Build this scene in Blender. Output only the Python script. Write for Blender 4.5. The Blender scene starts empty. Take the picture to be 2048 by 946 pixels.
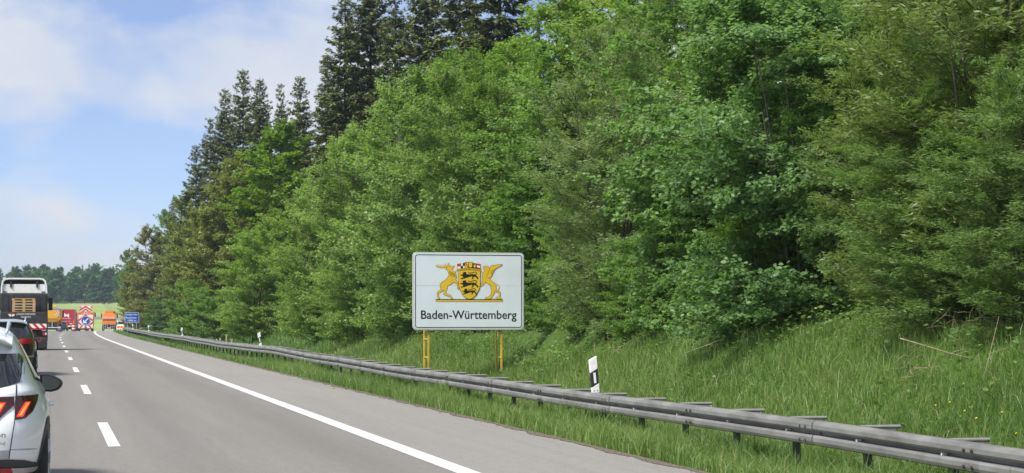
import bpy, bmesh, math, random
import numpy as np
from mathutils import Vector, Matrix
from mathutils.bvhtree import BVHTree

SC = bpy.context.scene
COL = SC.collection
R = math.radians

# ------------------------------------------------------------------ camera
F = 3800.0                       # focal length in pixels of the 2048 wide photograph
TH = math.atan(924.0 / F)        # camera yawed right of the road direction
ST, CT = math.sin(TH), math.cos(TH)
HC = 1.7
cam_d = bpy.data.cameras.new('camera')
cam_d.sensor_width = 36.0
cam_d.lens = F / 2048 * 36
cam_d.shift_y = 164 / 2048
cam_d.clip_start = 0.1
cam_d.clip_end = 6000
cam = bpy.data.objects.new('camera', cam_d)
COL.objects.link(cam)
cam.location = (0, 0, HC)
cam.rotation_euler = (R(90), 0, -TH)
SC.camera = cam

# ------------------------------------------------------------------ light
SUN_EL, SUN_AZ = R(50), R(243)   # azimuth clockwise from +Y (road direction)
sd = Vector((math.sin(SUN_AZ) * math.cos(SUN_EL), math.cos(SUN_AZ) * math.cos(SUN_EL), math.sin(SUN_EL)))
sun_d = bpy.data.lights.new('sun', 'SUN')
sun_d.energy = 3.6
sun_d.angle = R(18)
sun_d.color = (1.0, 0.96, 0.9)
sun = bpy.data.objects.new('sun', sun_d)
COL.objects.link(sun)
sun.rotation_euler = sd.to_track_quat('Z', 'Y').to_euler()

world = bpy.data.worlds.new('World')
SC.world = world
world.use_nodes = True
wn = world.node_tree
wn.nodes.clear()
def W(t, **k):
    n = wn.nodes.new(t)
    for a, b in k.items(): setattr(n, a, b)
    return n
wl = wn.links.new
sky = W('ShaderNodeTexSky', sky_type='NISHITA', sun_disc=False, sun_elevation=SUN_EL, sun_rotation=SUN_AZ,
        altitude=500, air_density=0.8, dust_density=0.0, ozone_density=3.0)
bg1 = W('ShaderNodeBackground'); bg1.inputs['Strength'].default_value = 0.072
hs = W('ShaderNodeMix', data_type='RGBA', blend_type='MULTIPLY'); hs.inputs['Factor'].default_value = 1.0
hs.inputs['B'].default_value = (0.82, 0.86, 1.06, 1)
wl(sky.outputs[0], hs.inputs['A']); wl(hs.outputs['Result'], bg1.inputs['Color'])
tc = W('ShaderNodeTexCoord')
mp = W('ShaderNodeMapping'); mp.inputs['Scale'].default_value = (1.0, 1.0, 1.7); mp.inputs['Location'].default_value = (0.10, 0.2, 0.62)
wl(tc.outputs['Generated'], mp.inputs['Vector'])
nz = W('ShaderNodeTexNoise'); nz.inputs['Scale'].default_value = 10; nz.inputs['Detail'].default_value = 7; nz.inputs['Roughness'].default_value = 0.5; nz.inputs['Distortion'].default_value = 0.25
wl(mp.outputs[0], nz.inputs['Vector'])
cr = W('ShaderNodeValToRGB')
cr.color_ramp.elements[0].position = 0.40; cr.color_ramp.elements[0].color = (0, 0, 0, 1)
cr.color_ramp.elements[1].position = 0.56; cr.color_ramp.elements[1].color = (1, 1, 1, 1)
wl(nz.outputs['Fac'], cr.inputs[0])
cm = W('ShaderNodeMath', operation='MULTIPLY_ADD'); cm.inputs[1].default_value = 0.78; cm.inputs[2].default_value = 0.20
wl(cr.outputs[0], cm.inputs[0])
nz2 = W('ShaderNodeTexNoise'); nz2.inputs['Scale'].default_value = 9.0; nz2.inputs['Detail'].default_value = 5
wl(mp.outputs[0], nz2.inputs['Vector'])
cc = W('ShaderNodeMix', data_type='RGBA')
cc.inputs['A'].default_value = (0.335, 0.37, 0.44, 1); cc.inputs['B'].default_value = (0.415, 0.425, 0.455, 1)
cr2 = W('ShaderNodeValToRGB'); cr2.color_ramp.elements[0].position = 0.35; cr2.color_ramp.elements[1].position = 0.62
wl(nz2.outputs['Fac'], cr2.inputs[0]); wl(cr2.outputs[0], cc.inputs['Factor'])
bg2 = W('ShaderNodeBackground'); bg2.inputs['Strength'].default_value = 1.0
wl(cc.outputs['Result'], bg2.inputs['Color'])
ms = W('ShaderNodeMixShader'); wl(cm.outputs[0], ms.inputs[0]); wl(bg1.outputs[0], ms.inputs[1]); wl(bg2.outputs[0], ms.inputs[2])
wo = W('ShaderNodeOutputWorld'); wl(ms.outputs[0], wo.inputs['Surface'])

SC.view_settings.view_transform = 'Standard'
SC.view_settings.look = 'None'
SC.view_settings.exposure = 0.95
SC.view_settings.gamma = 1.0
SC.view_settings.use_curve_mapping = False
SC.render.engine = 'CYCLES'
SC.cycles.use_denoising = True
SC.cycles.max_bounces = 7
SC.cycles.diffuse_bounces = 3
SC.cycles.glossy_bounces = 3
SC.cycles.transmission_bounces = 4
SC.cycles.volume_bounces = 0
SC.cycles.sample_clamp_indirect = 4

# ------------------------------------------------------------------ materials
MATS = {}
def mk(name, col, rough=0.6, metal=0.0, var=0.12, scale=6.0, bump=0.0, bscale=60.0, spec=0.5, coat=0.0, emit=0.0, dirt=None, dirt_amt=0.0, stretch=(1, 1, 1)):
    m = bpy.data.materials.new(name); m.use_nodes = True
    n = m.node_tree.nodes; L = m.node_tree.links.new
    b = n['Principled BSDF']
    b.inputs['Roughness'].default_value = rough; b.inputs['Metallic'].default_value = metal
    b.inputs['Specular IOR Level'].default_value = spec
    b.inputs['Coat Weight'].default_value = coat; b.inputs['Coat Roughness'].default_value = 0.05
    t = n.new('ShaderNodeTexCoord'); mpp = n.new('ShaderNodeMapping'); mpp.inputs['Scale'].default_value = stretch
    L(t.outputs['Object'], mpp.inputs[0])
    z = n.new('ShaderNodeTexNoise'); z.inputs['Scale'].default_value = scale; z.inputs['Detail'].default_value = 5
    L(mpp.outputs[0], z.inputs['Vector'])
    r = n.new('ShaderNodeMapRange'); r.inputs['From Min'].default_value = 0.3; r.inputs['From Max'].default_value = 0.7
    r.inputs['To Min'].default_value = 1 - var; r.inputs['To Max'].default_value = 1 + var
    L(z.outputs['Fac'], r.inputs['Value'])
    mx = n.new('ShaderNodeMix'); mx.data_type = 'RGBA'; mx.blend_type = 'MULTIPLY'; mx.inputs['Factor'].default_value = 1
    mx.inputs['A'].default_value = (*col, 1); L(r.outputs[0], mx.inputs['B'])
    out = mx.outputs['Result']
    if dirt:
        z2 = n.new('ShaderNodeTexNoise'); z2.inputs['Scale'].default_value = scale * 0.6; z2.inputs['Detail'].default_value = 8; z2.inputs['Roughness'].default_value = 0.7
        L(mpp.outputs[0], z2.inputs['Vector'])
        r2 = n.new('ShaderNodeMapRange'); r2.inputs['From Min'].default_value = 0.5; r2.inputs['From Max'].default_value = 0.75; r2.inputs['To Max'].default_value = dirt_amt
        L(z2.outputs['Fac'], r2.inputs['Value'])
        m2 = n.new('ShaderNodeMix'); m2.data_type = 'RGBA'; L(r2.outputs[0], m2.inputs['Factor']); L(out, m2.inputs['A']); m2.inputs['B'].default_value = (*dirt, 1)
        out = m2.outputs['Result']
    L(out, b.inputs['Base Color'])
    if emit:
        L(out, b.inputs['Emission Color']); b.inputs['Emission Strength'].default_value = emit
    if bump:
        z3 = n.new('ShaderNodeTexNoise'); z3.inputs['Scale'].default_value = bscale; z3.inputs['Detail'].default_value = 4
        L(mpp.outputs[0], z3.inputs['Vector'])
        bp = n.new('ShaderNodeBump'); bp.inputs['Strength'].default_value = bump; bp.inputs['Distance'].default_value = 0.02
        L(z3.outputs['Fac'], bp.inputs['Height']); L(bp.outputs[0], b.inputs['Normal'])
    MATS[name] = m
    return m

def leaf_mat(name, c1, c2, trans=0.35, rough=0.45, spec=0.4):
    m = bpy.data.materials.new(name); m.use_nodes = True
    n = m.node_tree.nodes; L = m.node_tree.links.new
    b = n['Principled BSDF']; b.inputs['Roughness'].default_value = rough; b.inputs['Specular IOR Level'].default_value = spec
    a = n.new('ShaderNodeAttribute'); a.attribute_name = 'var'
    mx = n.new('ShaderNodeMix'); mx.data_type = 'RGBA'; mx.inputs['A'].default_value = (*c1, 1); mx.inputs['B'].default_value = (*c2, 1)
    L(a.outputs['Fac'], mx.inputs['Factor'])
    oi = n.new('ShaderNodeObjectInfo')
    m2 = n.new('ShaderNodeMix'); m2.data_type = 'RGBA'; m2.blend_type = 'MULTIPLY'; m2.inputs['Factor'].default_value = 1
    L(mx.outputs['Result'], m2.inputs['A']); L(oi.outputs['Color'], m2.inputs['B'])
    L(m2.outputs['Result'], b.inputs['Base Color'])
    if trans > 0:
        t = n.new('ShaderNodeBsdfTranslucent')
        m3 = n.new('ShaderNodeMix'); m3.data_type = 'RGBA'; m3.blend_type = 'MULTIPLY'; m3.inputs['Factor'].default_value = 1
        L(m2.outputs['Result'], m3.inputs['A']); m3.inputs['B'].default_value = (1.5, 1.7, 0.8, 1)
        L(m3.outputs['Result'], t.inputs['Color'])
        s = n.new('ShaderNodeMixShader'); s.inputs[0].default_value = trans
        L(b.outputs[0], s.inputs[1]); L(t.outputs[0], s.inputs[2]); L(s.outputs[0], n['Material Output'].inputs['Surface'])
    MATS[name] = m
    return m

leaf_mat('alder_leaf', (0.09, 0.16, 0.038), (0.195, 0.30, 0.095), 0.44)
leaf_mat('willow_leaf', (0.115, 0.165, 0.05), (0.225, 0.285, 0.10), 0.44)
leaf_mat('birch_leaf', (0.13, 0.205, 0.042), (0.25, 0.345, 0.095), 0.45)
leaf_mat('maple_leaf', (0.07, 0.165, 0.016), (0.15, 0.29, 0.03), 0.4)
leaf_mat('young_oak_leaf', (0.15, 0.17, 0.046), (0.27, 0.27, 0.085), 0.4)
leaf_mat('spruce_needle', (0.060, 0.082, 0.026), (0.155, 0.185, 0.06), 0.06, 0.6, 0.2)
leaf_mat('grass_blade', (0.07, 0.14, 0.028), (0.21, 0.29, 0.085), 0.35, 0.45, 0.4)
leaf_mat('far_leaf', (0.05, 0.105, 0.034), (0.11, 0.19, 0.06), 0.3)
leaf_mat('straw', (0.22, 0.17, 0.075), (0.38, 0.31, 0.15), 0.2)
leaf_mat('petal', (0.75, 0.55, 0.02), (0.8, 0.65, 0.05), 0.2)
mk('bark', (0.10, 0.085, 0.065), 0.9, var=0.35, scale=9, bump=0.5, bscale=25, spec=0.2)
mk('spruce_bark', (0.11, 0.075, 0.05), 0.9, var=0.3, scale=9, spec=0.2)
mk('dead_wood', (0.30, 0.24, 0.16), 0.85, var=0.3, scale=12, spec=0.2)
mk('zinc', (0.225, 0.22, 0.21), 0.5, 0.35, var=0.3, scale=5, dirt=(0.10, 0.09, 0.075), dirt_amt=0.75, spec=0.4, stretch=(1, 0.25, 1))
mk('zinc_dark', (0.06, 0.058, 0.052), 0.6, 0.3, var=0.25, scale=6, dirt=(0.05, 0.045, 0.035), dirt_amt=0.6)
mk('bolt', (0.06, 0.055, 0.05), 0.6, 0.4)
mk('reflector', (0.8, 0.8, 0.78), 0.2, spec=0.8, var=0.03)
mk('plastic_white', (0.80, 0.80, 0.78), 0.45, var=0.04, scale=8, dirt=(0.45, 0.43, 0.38), dirt_amt=0.5)
mk('plastic_black', (0.018, 0.018, 0.02), 0.5, var=0.2)
mk('sign_white', (0.66, 0.72, 0.76), 0.4, var=0.03, scale=1.5, dirt=(0.52, 0.55, 0.54), dirt_amt=0.4)
mk('sign_black', (0.014, 0.014, 0.016), 0.45, var=0.1)
mk('sign_rim', (0.62, 0.62, 0.60), 0.45, 0.3, var=0.08)
mk('crest_gold', (0.72, 0.47, 0.02), 0.45, var=0.06)
mk('crest_gold_dark', (0.42, 0.29, 0.02), 0.45, var=0.06)
mk('crest_red', (0.66, 0.03, 0.03), 0.45, var=0.05)
mk('post_yellow', (0.56, 0.37, 0.035), 0.5, var=0.15, scale=4, dirt=(0.2, 0.14, 0.04), dirt_amt=0.6)
mk('paint_white', (0.80, 0.83, 0.84), 0.3, var=0.02, coat=0.8)
mk('paint_white_dull', (0.74, 0.75, 0.76), 0.35, var=0.05, dirt=(0.5, 0.5, 0.48), dirt_amt=0.4)
mk('paint_black', (0.012, 0.014, 0.016), 0.25, var=0.05, coat=1.0)
mk('glass_dark', (0.010, 0.012, 0.014), 0.04, var=0.0, spec=0.75)
mk('mirror_glass', (0.13, 0.155, 0.16), 0.05, 1.0, var=0.0)
mk('chrome', (0.72, 0.74, 0.76), 0.15, 1.0, var=0.0)
mk('silver', (0.5, 0.54, 0.6), 0.28, 0.6, var=0.03)
mk('cladding', (0.045, 0.05, 0.055), 0.55, var=0.1, dirt=(0.12, 0.115, 0.1), dirt_amt=0.4)
mk('grey_trim', (0.42, 0.44, 0.44), 0.4, 0.3, var=0.04)
mk('tyre', (0.02, 0.02, 0.02), 0.85, var=0.2, dirt=(0.07, 0.065, 0.055), dirt_amt=0.5)
mk('lamp_red', (0.42, 0.012, 0.016), 0.12, var=0.05, spec=0.7)
mk('lamp_housing', (0.045, 0.006, 0.007), 0.1, var=0.1, spec=0.7)
mk('lamp_glow', (1.0, 0.03, 0.015), 0.3, var=0.05, emit=0.75)
mk('lamp_glow_core', (1.0, 0.14, 0.02), 0.3, var=0.05, emit=1.3)
mk('lamp_clear', (0.55, 0.5, 0.48), 0.15, var=0.1)
mk('lamp_amber', (0.85, 0.3, 0.02), 0.2, var=0.05)
mk('seam', (0.02, 0.022, 0.025), 0.6, var=0.0)
mk('truck_black', (0.022, 0.024, 0.027), 0.55, var=0.35, scale=3, dirt=(0.06, 0.06, 0.06), dirt_amt=0.5, bump=0.15, bscale=30)
mk('chassis', (0.03, 0.03, 0.032), 0.65, var=0.3, scale=4, dirt=(0.09, 0.085, 0.075), dirt_amt=0.5)
mk('pallet_wood', (0.47, 0.30, 0.13), 0.8, var=0.2, scale=7, spec=0.2)
mk('pallet_wood_grey', (0.42, 0.36, 0.26), 0.8, var=0.2, scale=7, spec=0.2)
mk('stripe_red', (0.55, 0.025, 0.03), 0.4, var=0.06)
mk('stripe_white', (0.78, 0.78, 0.76), 0.4, var=0.04)
mk('truck_red', (0.42, 0.012, 0.035), 0.4, var=0.06, dirt=(0.3, 0.03, 0.05), dirt_amt=0.3)
mk('truck_yellow', (0.78, 0.40, 0.012), 0.4, var=0.06, dirt=(0.45, 0.26, 0.05), dirt_amt=0.4)
mk('truck_orange', (0.80, 0.20, 0.012), 0.4, var=0.06, dirt=(0.5, 0.16, 0.04), dirt_amt=0.3)
mk('truck_blue', (0.045, 0.06, 0.16), 0.45, var=0.08)
mk('sign_blue', (0.008, 0.075, 0.36), 0.4, var=0.05)
mk('tarp_grey', (0.28, 0.30, 0.34), 0.7, var=0.12)
mk('metal_light', (0.5, 0.52, 0.54), 0.4, 0.5, var=0.1)
mk('concrete', (0.27, 0.275, 0.27), 0.85, var=0.15, scale=1.2)

def road_mat(name, base, tracks):
    m = bpy.data.materials.new(name); m.use_nodes = True
    n = m.node_tree.nodes; L = m.node_tree.links.new
    b = n['Principled BSDF']; b.inputs['Roughness'].default_value = 0.82; b.inputs['Specular IOR Level'].default_value = 0.3
    t = n.new('ShaderNodeTexCoord')
    def noise(scale, st, det=6, ro=0.6):
        mpp = n.new('ShaderNodeMapping'); mpp.inputs['Scale'].default_value = st; L(t.outputs['Object'], mpp.inputs[0])
        z = n.new('ShaderNodeTexNoise'); z.inputs['Scale'].default_value = scale; z.inputs['Detail'].default_value = det; z.inputs['Roughness'].default_value = ro
        L(mpp.outputs[0], z.inputs[0]); return z.outputs['Fac']
    def rng(v, a, c, lo, hi):
        r = n.new('ShaderNodeMapRange'); r.inputs['From Min'].default_value = a; r.inputs['From Max'].default_value = c
        r.inputs['To Min'].default_value = lo; r.inputs['To Max'].default_value = hi; L(v, r.inputs['Value']); return r.outputs[0]
    def mul(x, y):
        q = n.new('ShaderNodeMath'); q.operation = 'MULTIPLY'; L(x, q.inputs[0]); L(y, q.inputs[1]); return q.outputs[0]
    v = rng(noise(3.2, (1.0, 0.03, 1)), 0.3, 0.7, 0.94, 1.05)
    v = mul(v, rng(noise(0.25, (1, 0.2, 1), 4), 0.3, 0.7, 0.96, 1.05))
    v = mul(v, rng(noise(34, (1, 1, 1), 3, 0.7), 0.3, 0.7, 0.82, 1.18))
    v = mul(v, rng(noise(9, (1, 0.45, 1), 5, 0.75), 0.3, 0.7, 0.90, 1.10))
    v = mul(v, rng(noise(90, (1, 1, 1), 2), 0.25, 0.75, 0.72, 1.28))
    v = mul(v, rng(noise(600, (1, 1, 1), 1), 0.25, 0.75, 0.8, 1.2))
    if tracks:
        a = n.new('ShaderNodeAttribute'); a.attribute_name = 'lat'
        for c in tracks:
            d = n.new('ShaderNodeMath'); d.operation = 'SUBTRACT'; L(a.outputs['Fac'], d.inputs[0]); d.inputs[1].default_value = c
            e = n.new('ShaderNodeMath'); e.operation = 'ABSOLUTE'; L(d.outputs[0], e.inputs[0])
            v = mul(v, rng(e.outputs[0], 0.1, 0.62, 0.89, 1.0))
    mx = n.new('ShaderNodeMix'); mx.data_type = 'RGBA'; mx.blend_type = 'MULTIPLY'; mx.inputs['Factor'].default_value = 1
    mx.inputs['A'].default_value = (*base, 1); L(v, mx.inputs['B']); L(mx.outputs['Result'], b.inputs['Base Color'])
    bp = n.new('ShaderNodeBump'); bp.inputs['Strength'].default_value = 0.35; bp.inputs['Distance'].default_value = 0.01
    L(noise(180, (1, 1, 1), 2), bp.inputs['Height']); L(bp.outputs[0], b.inputs['Normal'])
    MATS[name] = m
road_mat('asphalt', (0.185, 0.175, 0.16), (-1.85, 0.05, 1.75, 3.6))
road_mat('asphalt_shoulder', (0.225, 0.213, 0.194), ())
mk('road_paint', (0.58, 0.58, 0.56), 0.6, var=0.12, scale=22, dirt=(0.27, 0.26, 0.24), dirt_amt=0.75)

def ground_mat():
    m = bpy.data.materials.new('ground'); m.use_nodes = True
    n = m.node_tree.nodes; L = m.node_tree.links.new
    b = n['Principled BSDF']; b.inputs['Roughness'].default_value = 0.95; b.inputs['Specular IOR Level'].default_value = 0.1
    t = n.new('ShaderNodeTexCoord')
    def noise(s, det=6, st=(1, 1, 1)):
        mpp = n.new('ShaderNodeMapping'); mpp.inputs['Scale'].default_value = st; L(t.outputs['Object'], mpp.inputs[0])
        z = n.new('ShaderNodeTexNoise'); z.inputs['Scale'].default_value = s; z.inputs['Detail'].default_value = det; z.inputs['Roughness'].default_value = 0.65
        L(mpp.outputs[0], z.inputs[0]); return z.outputs['Fac']
    def mixc(f, a, c):
        q = n.new('ShaderNodeMix'); q.data_type = 'RGBA'
        L(f, q.inputs['Factor'])
        for nm, x in (('A', a), ('B', c)):
            if isinstance(x, tuple): q.inputs[nm].default_value = (*x, 1)
            else: L(x, q.inputs[nm])
        return q.outputs['Result']
    def rng(v, a, c, lo=0, hi=1):
        r = n.new('ShaderNodeMapRange'); r.inputs['From Min'].default_value = a; r.inputs['From Max'].default_value = c
        r.inputs['To Min'].default_value = lo; r.inputs['To Max'].default_value = hi; L(v, r.inputs['Value']); return r.outputs[0]
    def attr(k):
        a = n.new('ShaderNodeAttribute'); a.attribute_name = k; return a.outputs['Fac']
    g = mixc(rng(noise(2.5), 0.35, 0.65), (0.035, 0.075, 0.014), (0.075, 0.125, 0.026))
    me = mixc(rng(noise(0.03, 4, (1, 3, 1)), 0.35, 0.65), (0.16, 0.235, 0.065), (0.25, 0.30, 0.11))
    fo = mixc(rng(noise(4, 8), 0.38, 0.62), (0.05, 0.042, 0.026), (0.05, 0.075, 0.022))
    so = mixc(rng(noise(8), 0.35, 0.65), (0.09, 0.075, 0.055), (0.19, 0.165, 0.13))
    c = mixc(attr('meadow'), g, me)
    c = mixc(attr('forest'), c, fo)
    c = mixc(attr('soil'), c, so)
    L(c, b.inputs['Base Color'])
    MATS['ground'] = m
ground_mat()

# ------------------------------------------------------------------ helpers
def link(o, parent=None):
    COL.objects.link(o)
    if parent is not None: o.parent = parent
    return o
def tag(o, label=None, cat=None, group=None, kind=None):
    if label: o['label'] = label
    if cat: o['category'] = cat
    if group: o['group'] = group
    if kind: o['kind'] = kind
    return o
def thing(name, label, cat, loc=(0, 0, 0), rz=0.0, group=None):
    o = bpy.data.objects.new(name, None); o.empty_display_size = 0.2
    link(o); o.location = loc; o.rotation_euler = (0, 0, rz)
    return tag(o, label, cat, group)

class MB:
    def __init__(s): s.v = []; s.f = []
    def add(s, vs, fs):
        k = len(s.v); s.v += [tuple(p) for p in vs]; s.f += [tuple(i + k for i in q) for q in fs]; return s
    def box(s, x0, x1, y0, y1, z0, z1):
        return s.add([(x0, y0, z0), (x1, y0, z0), (x1, y1, z0), (x0, y1, z0), (x0, y0, z1), (x1, y0, z1), (x1, y1, z1), (x0, y1, z1)],
                     [(0, 3, 2, 1), (4, 5, 6, 7), (0, 1, 5, 4), (1, 2, 6, 5), (2, 3, 7, 6), (3, 0, 4, 7)])
    def prism(s, pts, a, b, ax='y'):
        n = len(pts)
        def P(p, t): return {'y': (p[0], t, p[1]), 'x': (t, p[0], p[1]), 'z': (p[0], p[1], t)}[ax]
        return s.add([P(p, a) for p in pts] + [P(p, b) for p in pts],
                     [tuple(range(n)), tuple(range(2 * n - 1, n - 1, -1))] + [(i, i + n, (i + 1) % n + n, (i + 1) % n) for i in range(n)])
    def flat(s, pts, y):
        return s.add([(p[0], y, p[1]) for p in pts], [tuple(range(len(pts)))])
    def cyl(s, p0, p1, r0, r1=None, n=16, caps=True):
        r1 = r0 if r1 is None else r1
        p0, p1 = Vector(p0), Vector(p1); d = (p1 - p0).normalized()
        a = d.orthogonal().normalized(); b = d.cross(a)
        vs = []
        for p, r in ((p0, r0), (p1, r1)):
            for i in range(n):
                t = 2 * math.pi * i / n; vs.append(p + (a * math.cos(t) + b * math.sin(t)) * r)
        fs = [(i, (i + 1) % n, (i + 1) % n + n, i + n) for i in range(n)]
        if caps: fs += [tuple(range(n - 1, -1, -1)), tuple(range(n, 2 * n))]
        return s.add(vs, fs)
    def tube(s, pts, rs, n=6):
        pts = [Vector(p) for p in pts]; k = len(pts)
        vs, fs = [], []
        a = None
        for i, p in enumerate(pts):
            d = (pts[min(i + 1, k - 1)] - pts[max(i - 1, 0)]).normalized()
            if a is None: a = d.orthogonal().normalized()
            a = (a - d * a.dot(d)).normalized(); b = d.cross(a)
            for j in range(n):
                t = 2 * math.pi * j / n; vs.append(p + (a * math.cos(t) + b * math.sin(t)) * rs[i])
        for i in range(k - 1):
            for j in range(n): fs.append((i * n + j, i * n + (j + 1) % n, (i + 1) * n + (j + 1) % n, (i + 1) * n + j))
        fs += [tuple(range(n - 1, -1, -1)), tuple(range((k - 1) * n, k * n))]
        return s.add(vs, fs)
    def strip(s, pts, w, y):      # polyline of width w in the x-z plane
        P = [Vector((p[0], p[1])) for p in pts]; l, r = [], []
        for i, p in enumerate(P):
            d = (P[min(i + 1, len(P) - 1)] - P[max(i - 1, 0)]).normalized(); nn = Vector((-d.y, d.x)) * w / 2
            l.append(p + nn); r.append(p - nn)
        return s.flat([tuple(q) for q in l + r[::-1]], y)
    def mesh(s, name, mat, smooth=False):
        m = bpy.data.meshes.new(name); m.from_pydata(s.v, [], s.f); m.materials.append(MATS[mat])
        if smooth: m.polygons.foreach_set('use_smooth', [True] * len(m.polygons))
        m.update(); return m
    def build(s, name, mat, parent=None, bevel=0.0, smooth=False):
        o = link(bpy.data.objects.new(name, s.mesh(name, mat, smooth)), parent)
        if bevel:
            md = o.modifiers.new('bevel', 'BEVEL'); md.width = bevel; md.segments = 2; md.limit_method = 'ANGLE'
        return o

def fast_mesh(name, V, Q, mat, attrs=None, smooth=False):
    """V (n,3), Q (k,c) with c = 3 or 4 : one big mesh."""
    m = bpy.data.meshes.new(name)
    V = np.ascontiguousarray(V, dtype=np.float32); Q = np.ascontiguousarray(Q, dtype=np.int32)
    k, c = Q.shape
    m.vertices.add(len(V)); m.vertices.foreach_set('co', V.ravel())
    m.loops.add(k * c); m.loops.foreach_set('vertex_index', Q.ravel())
    m.polygons.add(k); m.polygons.foreach_set('loop_start', np.arange(0, k * c, c, dtype=np.int32))
    try: m.polygons.foreach_set('loop_total', np.full(k, c, dtype=np.int32))
    except Exception: pass
    if attrs:
        for nm, arr in attrs.items():
            a = m.attributes.new(nm, 'FLOAT', 'POINT'); a.data.foreach_set('value', np.ascontiguousarray(arr, dtype=np.float32))
    if smooth: m.polygons.foreach_set('use_smooth', np.ones(k, dtype=bool))
    m.materials.append(MATS[mat]); m.update(calc_edges=True)
    return m

def text(body, mat, parent, x0, x1, z0, z1, y, name='lettering', weight=0.0):
    """flat lettering in the x-z plane facing -Y, stretched to the box x0..x1, z0..z1"""
    c = bpy.data.curves.new('text', 'FONT'); c.body = body; c.resolution_u = 4; c.offset = weight
    o = bpy.data.objects.new('text', c); COL.objects.link(o)
    m = bpy.data.meshes.new_from_object(o.evaluated_get(bpy.context.evaluated_depsgraph_get()))
    bpy.data.objects.remove(o); bpy.data.curves.remove(c)
    co = np.empty(len(m.vertices) * 3, np.float32); m.vertices.foreach_get('co', co); co = co.reshape(-1, 3)
    lo, hi = co.min(0), co.max(0)
    q = np.empty_like(co)
    q[:, 0] = x0 + (co[:, 0] - lo[0]) / (hi[0] - lo[0]) * (x1 - x0)
    q[:, 2] = z0 + (co[:, 1] - lo[1]) / (hi[1] - lo[1]) * (z1 - z0)
    q[:, 1] = y
    m.vertices.foreach_set('co', q.ravel()); m.materials.clear(); m.materials.append(MATS[mat]); m.update()
    m.name = name
    return link(bpy.data.objects.new(name, m), parent)

def copy_tree(o, parent=None):
    c = o.copy(); COL.objects.link(c); c.parent = parent
    for ch in list(o.children): copy_tree(ch, c)
    return c

# ------------------------------------------------------------------ lie of the land
def off(Y): return np.maximum(0, np.asarray(Y, float) - 150) ** 2 / 9000.0
def heading(Y): return -math.atan(max(0, Y - 150) / 4500.0)
def zr(Y):
    Y = np.asarray(Y, float); q = np.clip(Y - 200, 0, 220)
    return -q * q / 44000.0 - np.where(Y > 420, 0.9 * (1 - np.exp(-(np.maximum(Y, 420) - 420) / 60)), 0)
def ss(a, b, x):
    t = np.clip((np.asarray(x, float) - a) / (b - a), 0, 1); return t * t * (3 - 2 * t)
def bank(Y):
    return np.interp(Y, [-300, 30, 48, 62, 80, 105, 140, 200, 300], [1.3, 1.4, 1.3, 0.95, 0.6, 0.75, 0.5, 0.3, 0.2])
def ground(X, Y):
    X = np.asarray(X, float); Y = np.asarray(Y, float)
    s = X - off(Y); b = zr(Y); B = bank(Y)
    t = np.clip((s - 9 - 1.15 * np.exp(-((Y - 49) / 8.0) ** 2)) / 3.6, 0, 1)
    z = np.where(s < 6.95, -0.09, 0.0)
    z = np.where((s >= 6.95) & (s < 8.4), -0.015 - 0.185 * np.clip((s - 6.95) / 1.45, 0, 1), z)
    z = np.where(s >= 8.4, -0.2 + (B + 0.2) * t ** 2.5, z)
    rise = np.clip(s - 12.6, 0, 40) * 0.17 * (1 - ss(120, 300, Y))
    z = np.where(s >= 12.6, z + rise, z)
    z = np.where(s < -3.7, -0.16, z)
    wob = 0.06 * np.sin(Y * 0.53 + s) * np.sin(Y * 0.21 + 1.3) * np.clip((s - 9) / 2, 0, 1)
    far = 9.3 * ss(430, 720, Y) + 6.0 * ss(720, 1000, Y)
    return b + z + wob + far
def at(px, zc):
    """ground position seen at photo column px at depth zc"""
    xc = (px - 1024) * zc / F
    return xc * CT + zc * ST, zc * CT - xc * ST

sx = np.unique(np.concatenate([np.linspace(-1500, -60, 13), np.linspace(-60, -3.8, 14), [-3.65, 6.9, 6.96], np.linspace(7.0, 14, 29), np.linspace(14, 60, 24), np.linspace(60, 1500, 14)]))
yy = np.unique(np.concatenate([np.linspace(-600, 0, 7), np.linspace(0, 130, 131), np.linspace(130, 460, 56), np.linspace(460, 1000, 40), np.linspace(1000, 3500, 12)]))
SS, YY = np.meshgrid(sx, yy, indexing='ij')
XX = SS + np.where(YY < 460, off(YY), off(460))
ZZ = np.where(YY < 460, ground(XX, YY), ground(SS + off(YY), YY))
# outside the road corridor the far fields pass smoothly
V = np.stack([XX, YY, ZZ], -1).reshape(-1, 3)
ni, nj = SS.shape
I = np.arange(ni * nj).reshape(ni, nj)
Q = np.stack([I[:-1, :-1], I[1:, :-1], I[1:, 1:], I[:-1, 1:]], -1).reshape(-1, 4)
meadow = ss(330, 460, YY) * (1 - 0.0 * YY) + (SS < -20) * 0.7
forest = ss(13.0, 14.6, SS) * (1 - ss(300, 420, YY)) * (SS < 200) + ss(725, 760, YY)
soil = (1 - ss(7.05, 7.3, SS)) * (SS > -3.6) * (YY < 435)
gm = fast_mesh('ground', V, Q, 'ground', dict(meadow=np.clip(meadow, 0, 1).ravel(), forest=np.clip(forest, 0, 1).ravel(), soil=soil.ravel()), smooth=True)
tag(link(bpy.data.objects.new('ground', gm)), kind='structure')

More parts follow.
